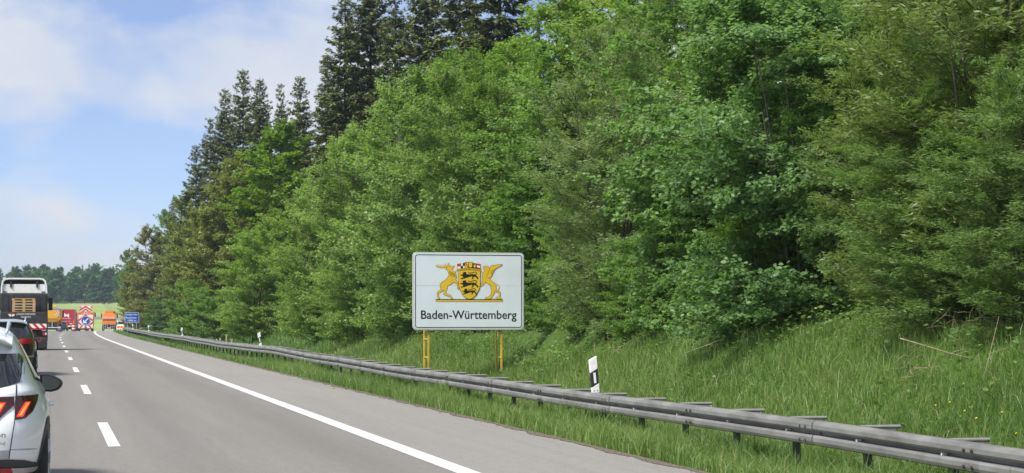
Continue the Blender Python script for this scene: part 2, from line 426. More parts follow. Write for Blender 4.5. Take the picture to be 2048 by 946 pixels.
def ribbon(name, s0, s1, y0, y1, dz, mat, parent=None, ns=1, step=4.0, kind=None, wear=0.0):
    ys = np.arange(y0, y1 + 1e-6, min(step, y1 - y0)); sv = np.linspace(s0, s1, ns + 1)
    A, B_ = np.meshgrid(sv, ys, indexing='ij')
    V = np.stack([A + off(B_), B_, zr(B_) + dz], -1).reshape(-1, 3)
    I = np.arange(A.size).reshape(A.shape)
    Q = np.stack([I[:-1, :-1], I[1:, :-1], I[1:, 1:], I[:-1, 1:]], -1).reshape(-1, 4)
    m = fast_mesh(name, V, Q, mat, dict(lat=A.ravel()))
    o = link(bpy.data.objects.new(name, m), parent)
    if kind: tag(o, kind=kind)
    return o
road = ribbon('carriageway', -3.6, 4.47, -60, 440, 0.0, 'asphalt', ns=20, kind='structure')
shoulder = ribbon('hard_shoulder', 4.47, 7.0, -60, 440, 0.0, 'asphalt_shoulder', ns=4, kind='structure')
ribbon('edge_line', 4.34, 4.60, -60, 440, 0.005, 'road_paint', road)
ribbon('edge_line', -3.15, -2.95, -60, 440, 0.005, 'road_paint', road)
D0 = 25.7
for k in range(-4, 23):
    y = D0 + 18 * k
    ribbon('lane_dash', 0.75, 0.91, y, y + 6, 0.005, 'road_paint', road, step=2.0)
# worn asphalt lip and crumbs at the outer edge: irregular soil seam
rng = np.random.default_rng(5)
m = MB()
ys = np.arange(8, 130, 0.22)
for i in range(len(ys) - 1):
    w0 = 0.05 + 0.10 * abs(math.sin(ys[i] * 1.7) * math.sin(ys[i] * 0.63)) + 0.05 * rng.random()
    w1 = 0.05 + 0.10 * abs(math.sin(ys[i + 1] * 1.7) * math.sin(ys[i + 1] * 0.63)) + 0.05 * rng.random()
    m.add([(7.02 - w0, ys[i], 0.006), (7.06, ys[i], 0.004), (7.06, ys[i + 1], 0.004), (7.02 - w1, ys[i + 1], 0.006)], [(0, 1, 2, 3)])
mk('edge_soil', (0.13, 0.11, 0.085), 0.95, var=0.4, scale=20, spec=0.1)
tag(m.build('soil_seam', 'edge_soil'), kind='structure')
# small stones along the road edge
m = MB()
for i in range(420):
    y = rng.uniform(14, 75); x = 7.0 + rng.normal(0, 0.10); r = rng.uniform(0.008, 0.028)
    a = rng.uniform(0, 6.28)
    z = 0.004 if x < 7 else -0.015 - 0.128 * (x - 6.95)
    b = [(x + r * math.cos(a + q), y + r * math.sin(a + q) * 1.2, z) for q in (0, 2.1, 4.2)]
    m.add(b + [(x, y, z + r * 0.9)], [(0, 1, 3), (1, 2, 3), (2, 0, 3)])
tag(m.build('gravel_crumbs', 'edge_soil'), 'small brown gravel crumbs along the asphalt edge', 'gravel', kind='stuff')

# ------------------------------------------------------------------ guard rail
def gz(x, y): return float(ground(x, y))
rail = thing('guard_rail', 'long galvanised steel guard rail with dark grooves along the hard shoulder', 'guard rail', (8.4, 4, -0.2))
RT = 0.52     # top of the beam above the road
prof = [(0.03, -0.004), (-0.02, 0.0), (-0.052, 0.015), (-0.066, 0.05), (-0.066, 0.098), (-0.052, 0.122), (0.045, 0.125), (0.045, 0.176), (-0.052, 0.178), (-0.066, 0.202), (-0.066, 0.25), (-0.052, 0.284), (-0.02, 0.297), (0.03, 0.30)]  # road side profile
def beam_mesh(L):
    p = list(prof); q = [(x + 0.006, z) for x, z in prof[::-1]]
    return MB().prism(p + q, 0, L, 'y')
prof = [(x_, 0.296 + (z_ - 0.296) * 0.93) for x_, z_ in prof]
bm_ = beam_mesh(4.03).mesh('beam', 'zinc')
for p_ in bm_.polygons: p_.use_smooth = False
pm = MB().box(0.09, 0.095, -0.05, 0.05, -0.6, 0.44).box(0.095, 0.155, -0.05, -0.044, -0.6, 0.44).box(0.095, 0.155, 0.044, 0.05, -0.6, 0.44).mesh('post', 'zinc_dark')
spm = MB().cyl((0.04, 0, RT - 0.012), (0.50, 0, RT - 0.012), 0.021, n=10).box(0.04, 0.44, -0.012, 0.012, RT - 0.10, RT - 0.025).mesh('spacer', 'zinc')
btm = MB().cyl((-0.074, 0, 0), (-0.02, 0, 0), 0.017, n=8).mesh('bolt', 'bolt')
wtm = MB().cyl((-0.01, 0, 0), (0.045, 0, 0), 0.016, n=8).mesh('reflector', 'reflector')
rr = random.Random(3)
wv = lambda y: 0.018 * math.sin(y * 0.11) + (0.05 * math.exp(-((y - 76) / 9) ** 2)) + 0.012 * math.sin(y * 0.37)
def rail_child(name, mesh, s, y, z, rx=0.0):
    o = link(bpy.data.objects.new(name, mesh), rail)
    o.location = (s + float(off(y)) - 8.4, y - 4, z + float(zr(y)) + 0.2); o.rotation_euler = (rx, 0, heading(y + 2))
    return o
for k in range(74):
    y = 4 + 4 * k
    za, zb = wv(y), wv(y + 4)
    rail_child('beam', bm_, 8.4 + 0.012 * (k % 2), y, RT - 0.296 + za, math.atan((zb - za + float(zr(y + 4) - zr(y))) / 4))
    for j in (0.9, 2.9):
        rail_child('post', pm, 8.4, y + j, wv(y + j), 0)
        sp = rail_child('spacer', spm, 8.4, y + j, wv(y + j) + rr.uniform(-0.006, 0.008), 0)
    if y < 66:
        for j in (0.18, 0.34):
            for zz in (0.072, 0.226): rail_child('bolt', btm, 8.4, y + j, RT - 0.296 + zz + wv(y))
        for j in (0.9, 2.9): rail_child('reflector', wtm, 8.4, y + j, RT - 0.296 + 0.148 + wv(y + j))

# delineator posts standing on the rail
def delineator(y, label, lean, yaw, s=8.62):
    x = s + float(off(y)); z0 = float(zr(y)) + RT + wv(y) - 0.02
    t = thing('delineator_post', label, 'delineator', (x, y, z0), yaw, 'delineator posts along the guard rail')
    t.rotation_euler = (0, lean, yaw)
    w, d = 0.062, 0.045
    def seg(name, zl0, zr0, zl1, zr1, mat, dd=d, ww=w):
        pts = [(-ww, zl0), (ww, zr0), (ww, zr1), (-ww, zl1)]
        return MB().prism(pts, -dd, dd).build(name, mat, t, bevel=0.006)
    seg('foot', -0.12, -0.12, 0.0, 0.0, 'plastic_white', d * 1.02, w * 1.0)
    lo = seg('lower_body', 0.004, 0.004, 0.095, 0.16, 'plastic_white')
    for dx in (-0.03, 0.025): MB().cyl((dx, -d - 0.004, 0.045), (dx, -d + 0.01, 0.045), 0.007, n=8).build('rivet', 'bolt', lo)
    bl = seg('black_band', 0.095, 0.16, 0.335, 0.40, 'plastic_black')
    MB().box(-0.019, 0.019, -d - 0.006, -d + 0.01, 0.165, 0.335).build('reflector', 'reflector', bl)
    seg('upper_body', 0.335, 0.40, 0.545, 0.60, 'plastic_white')
    return t
delineator(29.7, 'white delineator post with black band, tallest on the rail past the yellow legged sign', R(-5), R(-4))
delineator(80.3, 'white delineator post leaning at the grassy gap before the big bushes', R(-7), R(-8))
delineator(129, 'white delineator post on the rail beside the low round bushes', R(-4), R(-8))
delineator(175, 'small white delineator post on the rail in front of the olive trees', R(-2), R(-8))
delineator(221, 'small white delineator post on the rail just past the blue sign', R(0), R(-8))

# ------------------------------------------------------------------ trees
LEAF6 = np.array([(0, 0, 0), (0.42, 0.28, 0.10), (0.44, 0.66, 0.12), (0, 1, -0.04), (-0.44, 0.66, 0.12), (-0.42, 0.28, 0.10)])
LEAF4 = np.array([(0, 0, 0), (0.5, 0.48, 0.12), (0, 1, -0.06), (-0.5, 0.48, 0.12)])
def norm(a): return a / np.maximum(1e-9, np.linalg.norm(a, axis=-1, keepdims=True))
def leaves(P, A, N, L, Wd, var, mat, simple=False, name='crown'):
    A = norm(A); N = norm(N - A * (A * N).sum(-1, keepdims=True)); S = np.cross(A, N)
    T = LEAF4 if simple else LEAF6
    k = len(T); n = len(P)
    V = (P[:, None, :] + S[:, None, :] * (T[None, :, 0:1] * Wd[:, None, None]) + A[:, None, :] * (T[None, :, 1:2] * L[:, None, None])
         + N[:, None, :] * (T[None, :, 2:3] * Wd[:, None, None])).reshape(-1, 3)
    b = np.arange(n)[:, None] * k
    if simple: Qd = b + np.array([[0, 1, 2, 3]])
    else: Qd = np.concatenate([b + np.array([[0, 1, 2, 3]]), b + np.array([[0, 3, 4, 5]])])
    return fast_mesh(name, V, Qd, mat, dict(var=np.repeat(var, k)))

def tubes_mesh(name, segs, mat):
    """segs: list of (points (k,3), r0, r1, sides)"""
    mb = MB()
    for pts, r0, r1, n in segs:
        k = len(pts); mb.tube(pts, [r0 + (r1 - r0) * i / (k - 1) for i in range(k)], n)
    return mb.mesh(name, mat, smooth=True)

def broadleaf(seed, H, Rr, base, stems, nlimb, nside, nleaf, leaf, mat, simple=False, rise=0.45, droop=0.25, flat=0.7, prof=None, spray=0.85, lean=0.35, stem_r=0.055, asp=0.75, twigs=True, bark='bark'):
    g = np.random.default_rng(seed); rd = random.Random(seed)
    prof = prof or (lambda t: (math.sin(math.pi * min(1, max(0.0, (t * 0.86 + 0.14)) ** 0.8)) ** 0.7))
    wood = []; stem_paths = []
    for i in range(stems):
        a = 6.283 * i / stems + rd.uniform(-0.5, 0.5); r = 0.0 if stems == 1 else rd.uniform(0.1, 0.35)
        ht = H * (0.93 if i == 0 else rd.uniform(0.62, 0.9)); le = (0.15 if stems == 1 else lean) * Rr
        pts = []
        for q in range(7):
            t = q / 6
            pts.append(np.array((math.cos(a) * (r + le * t ** 1.3) + rd.uniform(-.06, .06) * t * Rr * 0.5, math.sin(a) * (r + le * t ** 1.3) + rd.uniform(-.06, .06) * t * Rr * 0.5, -0.25 + (ht + 0.25) * t)))
        stem_paths.append(np.array(pts)); wood.append((pts, stem_r * (1.0 if i == 0 else 0.75), stem_r * 0.15, 6))
    S, D, Ln = [], [], []
    for i in range(nlimb):
        sp = stem_paths[i % stems]
        u = (i + rd.random()) / nlimb
        t = base + (1.0 - base) * u
        f = min(5.999, t * 6); j = int(f); st = sp[j] + (sp[j + 1] - sp[j]) * (f - j)
        tz = (st[2]) / H
        az = i * 2.39996 + rd.uniform(-0.5, 0.5)
        ln = max(0.25 * Rr, Rr * prof((t - base) / (1 - base + 1e-6)) * rd.uniform(0.72, 1.12))
        el = rise * rd.uniform(0.4, 1.4) + 0.75 * max(0, u - 0.75) / 0.25
        d = np.array((math.cos(az) * math.cos(el), math.sin(az) * math.cos(el), math.sin(el)))
        pts = []
        for q in range(5):
            w = q / 4; p = st + d * ln * w + np.array((rd.uniform(-1, 1), rd.uniform(-1, 1), rd.uniform(-.5, .5))) * 0.06 * ln * w
            p[2] -= droop * ln * w * w * 0.5; pts.append(p)
        wood.append((pts, stem_r * 0.28 * (1.1 - 0.6 * u), 0.008, 4))
        for q in range(nside):
            w = 0.22 + 0.78 * (q + rd.random()) / nside
            f = min(3.999, w * 4); j = int(f); s0 = pts[j] + (pts[j + 1] - pts[j]) * (f - j)
            a2 = rd.choice((-1, 1)) * rd.uniform(0.35, 1.25) * (0.25 if w > 0.93 else 1)
            c, s_ = math.cos(a2), math.sin(a2)
            dd = np.array((d[0] * c - d[1] * s_, d[0] * s_ + d[1] * c, d[2] * 0.6 + rd.uniform(-0.25, 0.45)))
            dd /= np.linalg.norm(dd)
            l2 = spray * rd.uniform(0.55, 1.15) * (1.15 - 0.35 * w)
            S.append(s0); D.append(dd); Ln.append(l2)
            if twigs and rd.random() < 0.6: wood.append(([s0, s0 + dd * l2 * 0.55 - np.array((0, 0, droop * l2 * 0.07)), s0 + dd * l2 * 0.95 - np.array((0, 0, droop * l2 * 0.25))], 0.010, 0.003, 3))
    S, D, Ln = np.array(S), np.array(D), np.array(Ln)
    n = len(S); idx = np.repeat(np.arange(n), nleaf); N_ = len(idx)
    t = g.random(N_) ** 0.8
    side = np.cross(D, np.array((0, 0, 1.0))); side = norm(side); up = np.cross(side, D)
    sg = np.sign(g.random(N_) - 0.5)
    P = S[idx] + D[idx] * (Ln[idx] * t)[:, None] + side[idx] * (g.normal(0, 0.16, N_) * Ln[idx] * (1.1 - 0.6 * t))[:, None] + up[idx] * (g.normal(0, 0.075, N_) * Ln[idx])[:, None]
    P[:, 2] -= droop * 0.25 * Ln[idx] * t * t
    A = D[idx] * 0.8 + side[idx] * (sg * g.uniform(0.3, 1.1, N_))[:, None] + g.normal(0, 0.3, (N_, 3)); A[:, 2] -= 0.25
    ctr = np.array((0, 0, H * 0.5)); out = norm((S[idx] - ctr) * np.array((1, 1, 0.6)))
    Nn = np.array((0, 0, 1.0)) * flat + out * 0.55 + g.normal(0, 0.38, (N_, 3))
    L = leaf * g.uniform(0.65, 1.25, N_); Wd = L * asp * g.uniform(0.85, 1.1, N_)
    sv = g.random(n)
    var = np.clip(0.42 * sv[idx] + 0.58 * g.random(N_) , 0, 1)
    cm_ = leaves(P, A, Nn, L, Wd, var, mat, simple)
    return cm_, tubes_mesh('trunk', wood, bark)

def spruce(seed, H, Rr, gap=0.0):
    g = np.random.default_rng(seed); rd = random.Random(seed)
    wood = [([(0, 0, -0.3), (0.05, 0, H * 0.5), (0, 0, H)], 0.2, 0.02, 6)]
    P, A, L, Wd, var, N = [], [], [], [], [], []
    z = H * 0.10
    while z < H - 0.25:
        f = (H - z) / H
        rad = Rr * (f ** 0.85) * 1.08
        nb = rd.choice((5, 6, 7)) if f > 0.12 else 4
        a0 = rd.uniform(0, 6.28)
        for b in range(nb):
            az = a0 + 6.283 * b / nb + rd.uniform(-0.25, 0.25); ln = rad * rd.uniform(0.62, 1.22) + 0.15
            if rd.random() < gap: continue
            sl = rd.uniform(-0.42, -0.16) if f > 0.3 else rd.uniform(-0.05, 0.5)
            if f < 0.1: sl = rd.uniform(0.5, 1.1)
            h = np.array((math.cos(az), math.sin(az), 0)); pts = []
            for q in range(6):
                w = q / 5; pts.append(h * ln * w + np.array((0, 0, z + sl * ln * w + 0.62 * ln * max(0, w - 0.45) ** 2)))
            if f > 0.05: wood.append((pts[:5:2] + [pts[5]], 0.035 * f + 0.008, 0.006, 3))
            sd_ = np.array((-h[1], h[0], 0)); k = max(5, int(ln * 17))
            w = g.uniform(0.12, 1.0, k); w[-1] = 0.97
            base = np.array(pts)[np.minimum(4, (w * 5).astype(int))]; nxt = np.array(pts)[np.minimum(5, (w * 5).astype(int) + 1)]
            bp = base + (nxt - base) * (w * 5 - np.minimum(4, (w * 5).astype(int)))[:, None]
            sgn = np.where(np.arange(k) % 2 == 0, 1, -1)
            tl = (0.28 + 0.36 * (1 - w) * min(1, ln / 2.2)) * g.uniform(0.7, 1.2, k) * (0.6 + 0.4 * min(1, f * 3))
            for rep in range(5):
                dirv = h * g.uniform(0.3, 1.0, k)[:, None] + sd_ * (sgn * g.uniform(0.2, 1.0, k))[:, None]
                dirv[:, 2] -= g.uniform(0.05, 1.0, k) if rep > 1 else g.uniform(-0.1, 0.35, k)
                P.append(bp + g.normal(0, 0.06, (k, 3))); A.append(dirv); L.append(tl * g.uniform(0.7, 1.15, k)); Wd.append(np.full(k, 0.082) * g.uniform(0.7, 1.4, k))
                var.append(np.clip(g.random(k) * 0.55 + 0.5 * (w > 0.8), 0, 1)); N.append(np.array((0, 0, 1.0)) + g.normal(0, 0.6, (k, 3)))
        z += rd.uniform(0.38, 0.60) * (0.6 + 0.6 * f)
    cat = np.concatenate
    return leaves(cat(P), cat(A), cat(N), cat(L), cat(Wd), cat(var), 'spruce_needle', True), tubes_mesh('trunk', wood, 'spruce_bark')

shrubprof = lambda t: (1.0 - 0.75 * t ** 1.6) * (0.8 + 0.2 * min(1, t * 4))
ovalp = lambda t: (0.75 + 0.25 * min(1, t * 3)) * math.sqrt(max(0.04, 1 - max(0, t - 0.15) ** 2.2 * 1.25))
dome = lambda t: math.sqrt(max(0.05, 1 - (t * 1.02 - 0.28) ** 2 / 0.62))
PROTO = {}
PROTO['alder'] = broadleaf(11, 8.5, 2.8, 0.02, 5, 124, 9, 54, 0.098, 'alder_leaf', rise=0.30, droop=0.4, flat=0.9, prof=ovalp, spray=0.95)
PROTO['alder2'] = broadleaf(12, 9.5, 2.7, 0.02, 4, 124, 8, 50, 0.108, 'alder_leaf', rise=0.35, droop=0.35, flat=0.85, prof=ovalp, spray=0.95)
PROTO['willow'] = broadleaf(21, 8.0, 2.7, 0.02, 6, 130, 10, 66, 0.135, 'willow_leaf', simple=True, rise=0.65, droop=0.3, flat=0.4, prof=ovalp, spray=0.95, asp=0.22)
PROTO['birch'] = broadleaf(31, 11, 3.2, 0.02, 4, 150, 10, 46, 0.12, 'birch_leaf', simple=True, rise=0.5, droop=0.2, flat=0.6, prof=ovalp, spray=1.1, asp=0.72)
PROTO['birch2'] = broadleaf(32, 10, 3.3, 0.02, 5, 150, 10, 44, 0.125, 'birch_leaf', simple=True, rise=0.6, droop=0.15, flat=0.55, prof=ovalp, spray=1.1, asp=0.7)
PROTO['maple'] = broadleaf(41, 14, 3.6, 0.22, 1, 90, 9, 28, 0.25, 'maple_leaf', simple=True, rise=0.45, droop=0.25, flat=0.8, prof=dome, spray=1.25, asp=0.9, stem_r=0.16)
PROTO['oak'] = broadleaf(51, 16, 4.4, 0.05, 3, 140, 10, 36, 0.24, 'young_oak_leaf', simple=True, rise=0.5, droop=0.15, flat=0.5, prof=ovalp, spray=1.4, asp=0.7, stem_r=0.16)
PROTO['oak2'] = broadleaf(52, 16, 4.6, 0.04, 3, 140, 10, 34, 0.25, 'young_oak_leaf', simple=True, rise=0.55, droop=0.15, flat=0.5, prof=ovalp, spray=1.4, asp=0.7, stem_r=0.16)
PROTO['bush'] = broadleaf(61, 5.0, 2.6, 0.02, 5, 70, 9, 36, 0.14, 'birch_leaf', simple=True, rise=0.5, droop=0.2, flat=0.7, prof=dome, spray=0.9, asp=0.7)
PROTO['hang'] = broadleaf(71, 13, 3.2, 0.15, 1, 110, 9, 40, 0.16, 'birch_leaf', simple=True, rise=0.4, droop=0.7, flat=0.5, prof=dome, spray=1.1, asp=0.6, stem_r=0.15)
PROTO['poplar'] = broadleaf(81, 18, 3.6, 0.3, 1, 46, 8, 22, 0.34, 'far_leaf', simple=True, rise=0.5, droop=0.2, flat=0.6, prof=dome, spray=1.3, asp=0.8, stem_r=0.18)
PROTO['spruce'] = spruce(91, 23, 3.6)
PROTO['spruce2'] = spruce(92, 22, 3.3, 0.08)
PROTO['spruce3'] = spruce(93, 21, 3.0, 0.2)
PROTO['far'] = broadleaf(101, 12, 3.6, 0.10, 1, 46, 8, 12, 0.62, 'far_leaf', simple=True, rise=0.5, droop=0.2, flat=0.6, prof=dome, spray=1.5, asp=0.85, stem_r=0.2, twigs=False)
PROTO['far2'] = broadleaf(102, 12, 3.2, 0.06, 1, 46, 8, 12, 0.6, 'far_leaf', simple=True, rise=0.6, droop=0.2, flat=0.6, prof=shrubprof, spray=1.5, asp=0.85, stem_r=0.2, twigs=False)

def tree(kind, name, label, cat, x, y, H, wide=1.0, tint=(1, 1, 1), group=None, rz=None, z=None, natural={'alder': 8.5, 'alder2': 9.5, 'willow': 8, 'birch': 11, 'birch2': 10, 'maple': 14, 'oak': 16, 'oak2': 16, 'bush': 5, 'hang': 13, 'poplar': 18, 'spruce': 23, 'spruce2': 22, 'spruce3': 21, 'far': 12, 'far2': 12}):
    zz = gz(x, y) if z is None else z
    t = thing(name, label, cat, (x, y, zz - 0.05), rr.uniform(0, 6.28) if rz is None else rz, group)
    s = H / natural[kind]; t.scale = (s * wide, s * wide, s)
    cm_, wd = PROTO[kind]
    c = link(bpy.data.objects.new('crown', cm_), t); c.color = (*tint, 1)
    link(bpy.data.objects.new('trunk', wd), t)
    return t
def T(kind, name, label, cat, px, zc, H, wide=1.0, tint=(1, 1, 1), group=None, rz=None):
    x, y = at(px, zc); return tree(kind, name, label, cat, x, y, H, wide, tint, group, rz)

# front row, from the near end of the bank to the far end
T('willow', 'willow_bush', 'feathery olive green willow bush above the pile of dead branches', 'bush', 1985, 28.6, 7.8, 0.95, (0.92, 0.95, 0.75))
T('willow', 'willow_bush', 'low dark willow bush crouching right behind the pile of dead branches', 'bush', 1890, 28.6, 3.6, 1.35, (0.8, 0.95, 0.8))
T('willow', 'willow_bush', 'low spreading willow bush at the near end of the brush pile', 'bush', 2060, 26.2, 3.6, 1.2, (0.8, 0.95, 0.8))
T('willow', 'willow_bush', 'olive willow bush between the feathery willow and the broad alder', 'bush', 1790, 32.5, 5.2, 0.9, (0.95, 1.0, 0.8))
def front(px, s_, kind, H, wide, tint, label, name):
    zc = s_ / (ST + (px - 1024) / F * CT); T(kind, name, label, 'bush', px, zc, H, wide, tint)
front(1128, 14.2, 'alder', 3.2, 1.0, (1.0, 1.05, 0.95), 'leafy alder bush touching the right edge of the state sign', 'alder_bush')
front(1165, 13.6, 'birch2', 4.2, 0.9, (0.95, 1.0, 0.9), 'small leaved bush between state sign and silvery willow', 'birch_bush')
front(1270, 13.0, 'alder', 2.2, 1.2, (1.1, 1.1, 0.8), 'knee high yellowish bush under the silvery willow', 'alder_bush')
front(1450, 13.6, 'alder2', 4.6, 1.0, (1.05, 1.08, 1.0), 'leafy alder bush leaning out over the grass left of the hollow', 'alder_bush')
front(1530, 13.3, 'alder', 3.0, 1.15, (1.15, 1.15, 0.7), 'yellowish green low alder bush above the dark hollow', 'alder_bush')
front(1705, 14.3, 'alder', 4.4, 1.05, (0.95, 1.0, 1.0), 'alder bush closing the right side of the dark hollow', 'alder_bush')
front(1010, 14.0, 'birch', 4.5, 1.0, (0.85, 0.9, 0.9), 'leafy birch bush hidden half behind the state sign', 'birch_bush')
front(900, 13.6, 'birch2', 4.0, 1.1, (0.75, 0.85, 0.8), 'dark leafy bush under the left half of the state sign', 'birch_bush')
front(790, 13.0, 'birch', 4.4, 1.15, (0.8, 0.9, 0.85), 'dark spreading bush left of the yellow sign posts', 'birch_bush')
front(690, 12.6, 'birch2', 3.8, 1.15, (0.9, 0.95, 0.9), 'spreading bush whose skirt reaches the bank grass before the gap', 'birch_bush')
front(585, 12.8, 'birch', 3.4, 1.1, (1.0, 1.05, 0.9), 'low bright bush at the near side of the grassy gap', 'birch_bush')
front(470, 13.5, 'bush', 3.2, 1.0, (0.85, 0.9, 0.8), 'low bush squeezed between fence stakes and rounded yellow green bush', 'low_bush')
T('alder', 'alder_tree', 'broad alder with round leaves in flat sprays over a dark hollow', 'tree', 1610, 35.5, 8.0, 1.02, (1.0, 1.05, 1.35), rz=0.6)
T('alder2', 'alder_tree', 'tall alder rising between the round leaved alder and the feathery willow', 'tree', 1800, 38, 9.6, 0.9, (0.85, 0.95, 0.9), rz=2.2)
T('alder2', 'alder_tree', 'slim alder standing behind the white and black post, right of the silvery willow', 'tree', 1420, 41, 9.0, 0.9, (1.1, 1.12, 1.2), rz=4.0)
T('alder2', 'alder_tree', 'upright alder filling the gap between broad and slim alders', 'tree', 1535, 39.5, 8.2, 0.9, (1.0, 1.03, 1.0), rz=1.4)
T('willow', 'willow_bush', 'silvery green willow bush just past the big coat of arms sign', 'bush', 1225, 46, 7.2, 0.9, (1.05, 1.08, 1.25), rz=1.0)
T('alder', 'alder_bush', 'low leafy alder bush at the grass edge below the silvery willow', 'bush', 1345, 41.5, 3.6, 1.05, (1.0, 1.05, 0.95), rz=3.1)
T('maple', 'maple_bush', 'young maple with broad drooping leaves close beside the state sign board', 'bush', 1085, 56, 5.2, 1.1, (0.8, 0.75, 1.4), rz=0.4)
T('birch', 'birch_tree', 'bushy light green birch directly behind the state sign board', 'tree', 955, 63, 9.0, 0.95, (0.85, 0.88, 0.9), rz=2.0)
T('alder2', 'alder_tree', 'alder with small bright leaves rising behind the silvery willow bush', 'tree', 1130, 58, 9.4, 0.95, (1.12, 1.15, 0.95), rz=5.1)
T('birch2', 'birch_tree', 'tall pale birch left of the state sign with soft rounded top', 'tree', 835, 70, 9.6, 1.0, (1.02, 1.03, 1.2), rz=1.2)
T('birch', 'birch_tree', 'wide pale green birch that slopes down towards the grassy gap', 'tree', 730, 80, 8.6, 1.05, (1.08, 1.06, 1.15), rz=4.4)
T('birch2', 'birch_bush', 'leafy birch bush reaching the ground beside the grassy gap', 'bush', 640, 90, 7.3, 1.05, (1.0, 1.0, 0.95), rz=3.3)
T('birch', 'birch_bush', 'rounded yellow green bush between the low round bushes and the grassy gap', 'bush', 508, 112, 6.9, 1.2, (1.1, 1.1, 0.95), rz=0.2)
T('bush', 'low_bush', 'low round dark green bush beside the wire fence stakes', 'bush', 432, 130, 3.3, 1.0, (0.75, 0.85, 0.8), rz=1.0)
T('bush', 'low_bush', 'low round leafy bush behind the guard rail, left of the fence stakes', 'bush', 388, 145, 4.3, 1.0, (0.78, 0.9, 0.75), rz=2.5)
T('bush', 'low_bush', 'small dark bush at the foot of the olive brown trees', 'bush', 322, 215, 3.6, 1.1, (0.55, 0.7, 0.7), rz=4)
T('maple', 'maple_tree', 'vivid green maple with clumped crown in front of the dark spruces', 'tree', 552, 128, 13.4, 0.95, (1.35, 1.05, 0.9), rz=0.9)
T('oak', 'oak_tree', 'large olive brown oak in young leaf, left of the vivid maple', 'tree', 440, 152, 13.6, 1.0, (0.95, 1.0, 0.85), rz=0.5)
T('oak2', 'oak_tree', 'olive brown oak with the broadest skirt, beyond the low round bushes', 'tree', 390, 178, 12.6, 1.0, (0.8, 0.9, 0.85), rz=2)
T('oak', 'oak_tree', 'brownish oak leaning over the blue direction sign', 'tree', 312, 246, 13.0, 1.05, (0.88, 0.85, 0.8), rz=3)
T('oak2', 'oak_tree', 'brown tinged tree between the blue sign and the sparse poplar', 'tree', 274, 285, 10.6, 1.0, (0.92, 0.95, 0.8), rz=1.7)
T('poplar', 'poplar_tree', 'sparse poplar with open crown at the far end of the wood', 'tree', 252, 300, 12.8, 0.8, (1.5, 1.5, 1.4), rz=0.6)
T('poplar', 'poplar_tree', 'pale green tree top showing above the brown oaks', 'tree', 333, 285, 17.6, 0.7, (2.2, 2.0, 2.2), rz=2.6)

# spruces behind
SPR = [(742, 118, 22.6, 1.05, 'spruce', 'tallest dark spruce, its leader crossing the sky above the birches'),
       (690, 116, 20.2, 1.05, 'spruce2', 'dark spruce with long drooping boughs beside the tallest spruce'),
       (655, 124, 17.5, 1.0, 'spruce3', 'dark spruce with bare hanging twigs at the sky edge'),
       (790, 108, 19.2, 1.0, 'spruce3', 'bluish thin topped spruce to the right of the tallest spruce'),
       (850, 104, 19.5, 1.1, 'spruce', 'dark spruce rising over the tall pale birch'),
       (600, 142, 18.5, 0.95, 'spruce2', 'narrow spruce behind the vivid maple, next to the sky edge'),
       (562, 148, 18.8, 0.72, 'spruce3', 'thin bare spruce between two denser ones'),
       (520, 156, 20.5, 0.95, 'spruce', 'spruce in the group above the olive brown oak, right hand one'),
       (486, 162, 22.2, 0.95, 'spruce2', 'tallest spruce of the group above the olive brown oak'),
       (450, 168, 21.4, 0.95, 'spruce', 'second spruce of the group above the olive brown oak'),
       (420, 184, 20.6, 1.0, 'spruce3', 'dark spruce on the outer edge of the group above the oaks'),
       (392, 200, 19.6, 1.0, 'spruce2', 'outermost dark spruce against the sky above the oaks'),
       (345, 222, 15.2, 0.9, 'spruce', 'shorter dark spruce wedged between the brown oaks'),
       (920, 98, 20.5, 1.1, 'spruce2', 'dark spruce showing between the birches, above the state sign'),
       (1000, 94, 21, 1.1, 'spruce', 'dark spruce deep behind the bright hanging leaved tree')]
for px, zc, H, wd, kd, lab in SPR:
    T(kd, 'spruce_tree', lab, 'spruce', px, zc, H, wd * 1.14, (1, 1, 1), 'spruces behind the leafy edge of the wood')
T('hang', 'cherry_tree', 'tall tree with hanging yellow green leaves above the silvery willow', 'tree', 1120, 74, 13.5, 0.95, (1.0, 1.0, 0.8), rz=1)
T('birch', 'birch_tree', 'tall birch in the second row between the alders', 'tree', 1330, 58, 13, 0.95, (1.1, 1.05, 0.85), rz=3)
T('birch2', 'birch_tree', 'tall birch in the second row above the broad alder', 'tree', 1500, 50, 12, 1.0, (0.85, 0.92, 0.9), rz=2)
T('hang', 'cherry_tree', 'tall leafy tree behind the alders, above the broad alder', 'tree', 1690, 50, 13, 1.0, (0.75, 0.85, 0.8), rz=4)
T('birch', 'birch_tree', 'tall dark birch behind the feathery willow', 'tree', 1900, 44, 12, 1.0, (0.8, 0.88, 0.8), rz=5)
T('birch2', 'birch_tree', 'birch behind the feathery willow at the near end of the bank', 'tree', 2090, 42, 11, 1.0, (0.8, 0.88, 0.8), rz=0)
T('alder', 'alder_tree', 'near alder beside the feathery willow at the start of the bank', 'tree', 2170, 31, 8, 1.0, (0.85, 0.95, 0.85), rz=1)
T('birch', 'birch_tree', 'tall birch in the second row behind the pale birches', 'tree', 905, 84, 11.6, 1.0, (0.85, 0.9, 0.85), rz=1.9)
T('hang', 'cherry_tree', 'leafy tree half hidden between pale birches and dark spruces', 'tree', 1010, 76, 11.2, 1.0, (0.95, 1.0, 0.85), rz=0.3)
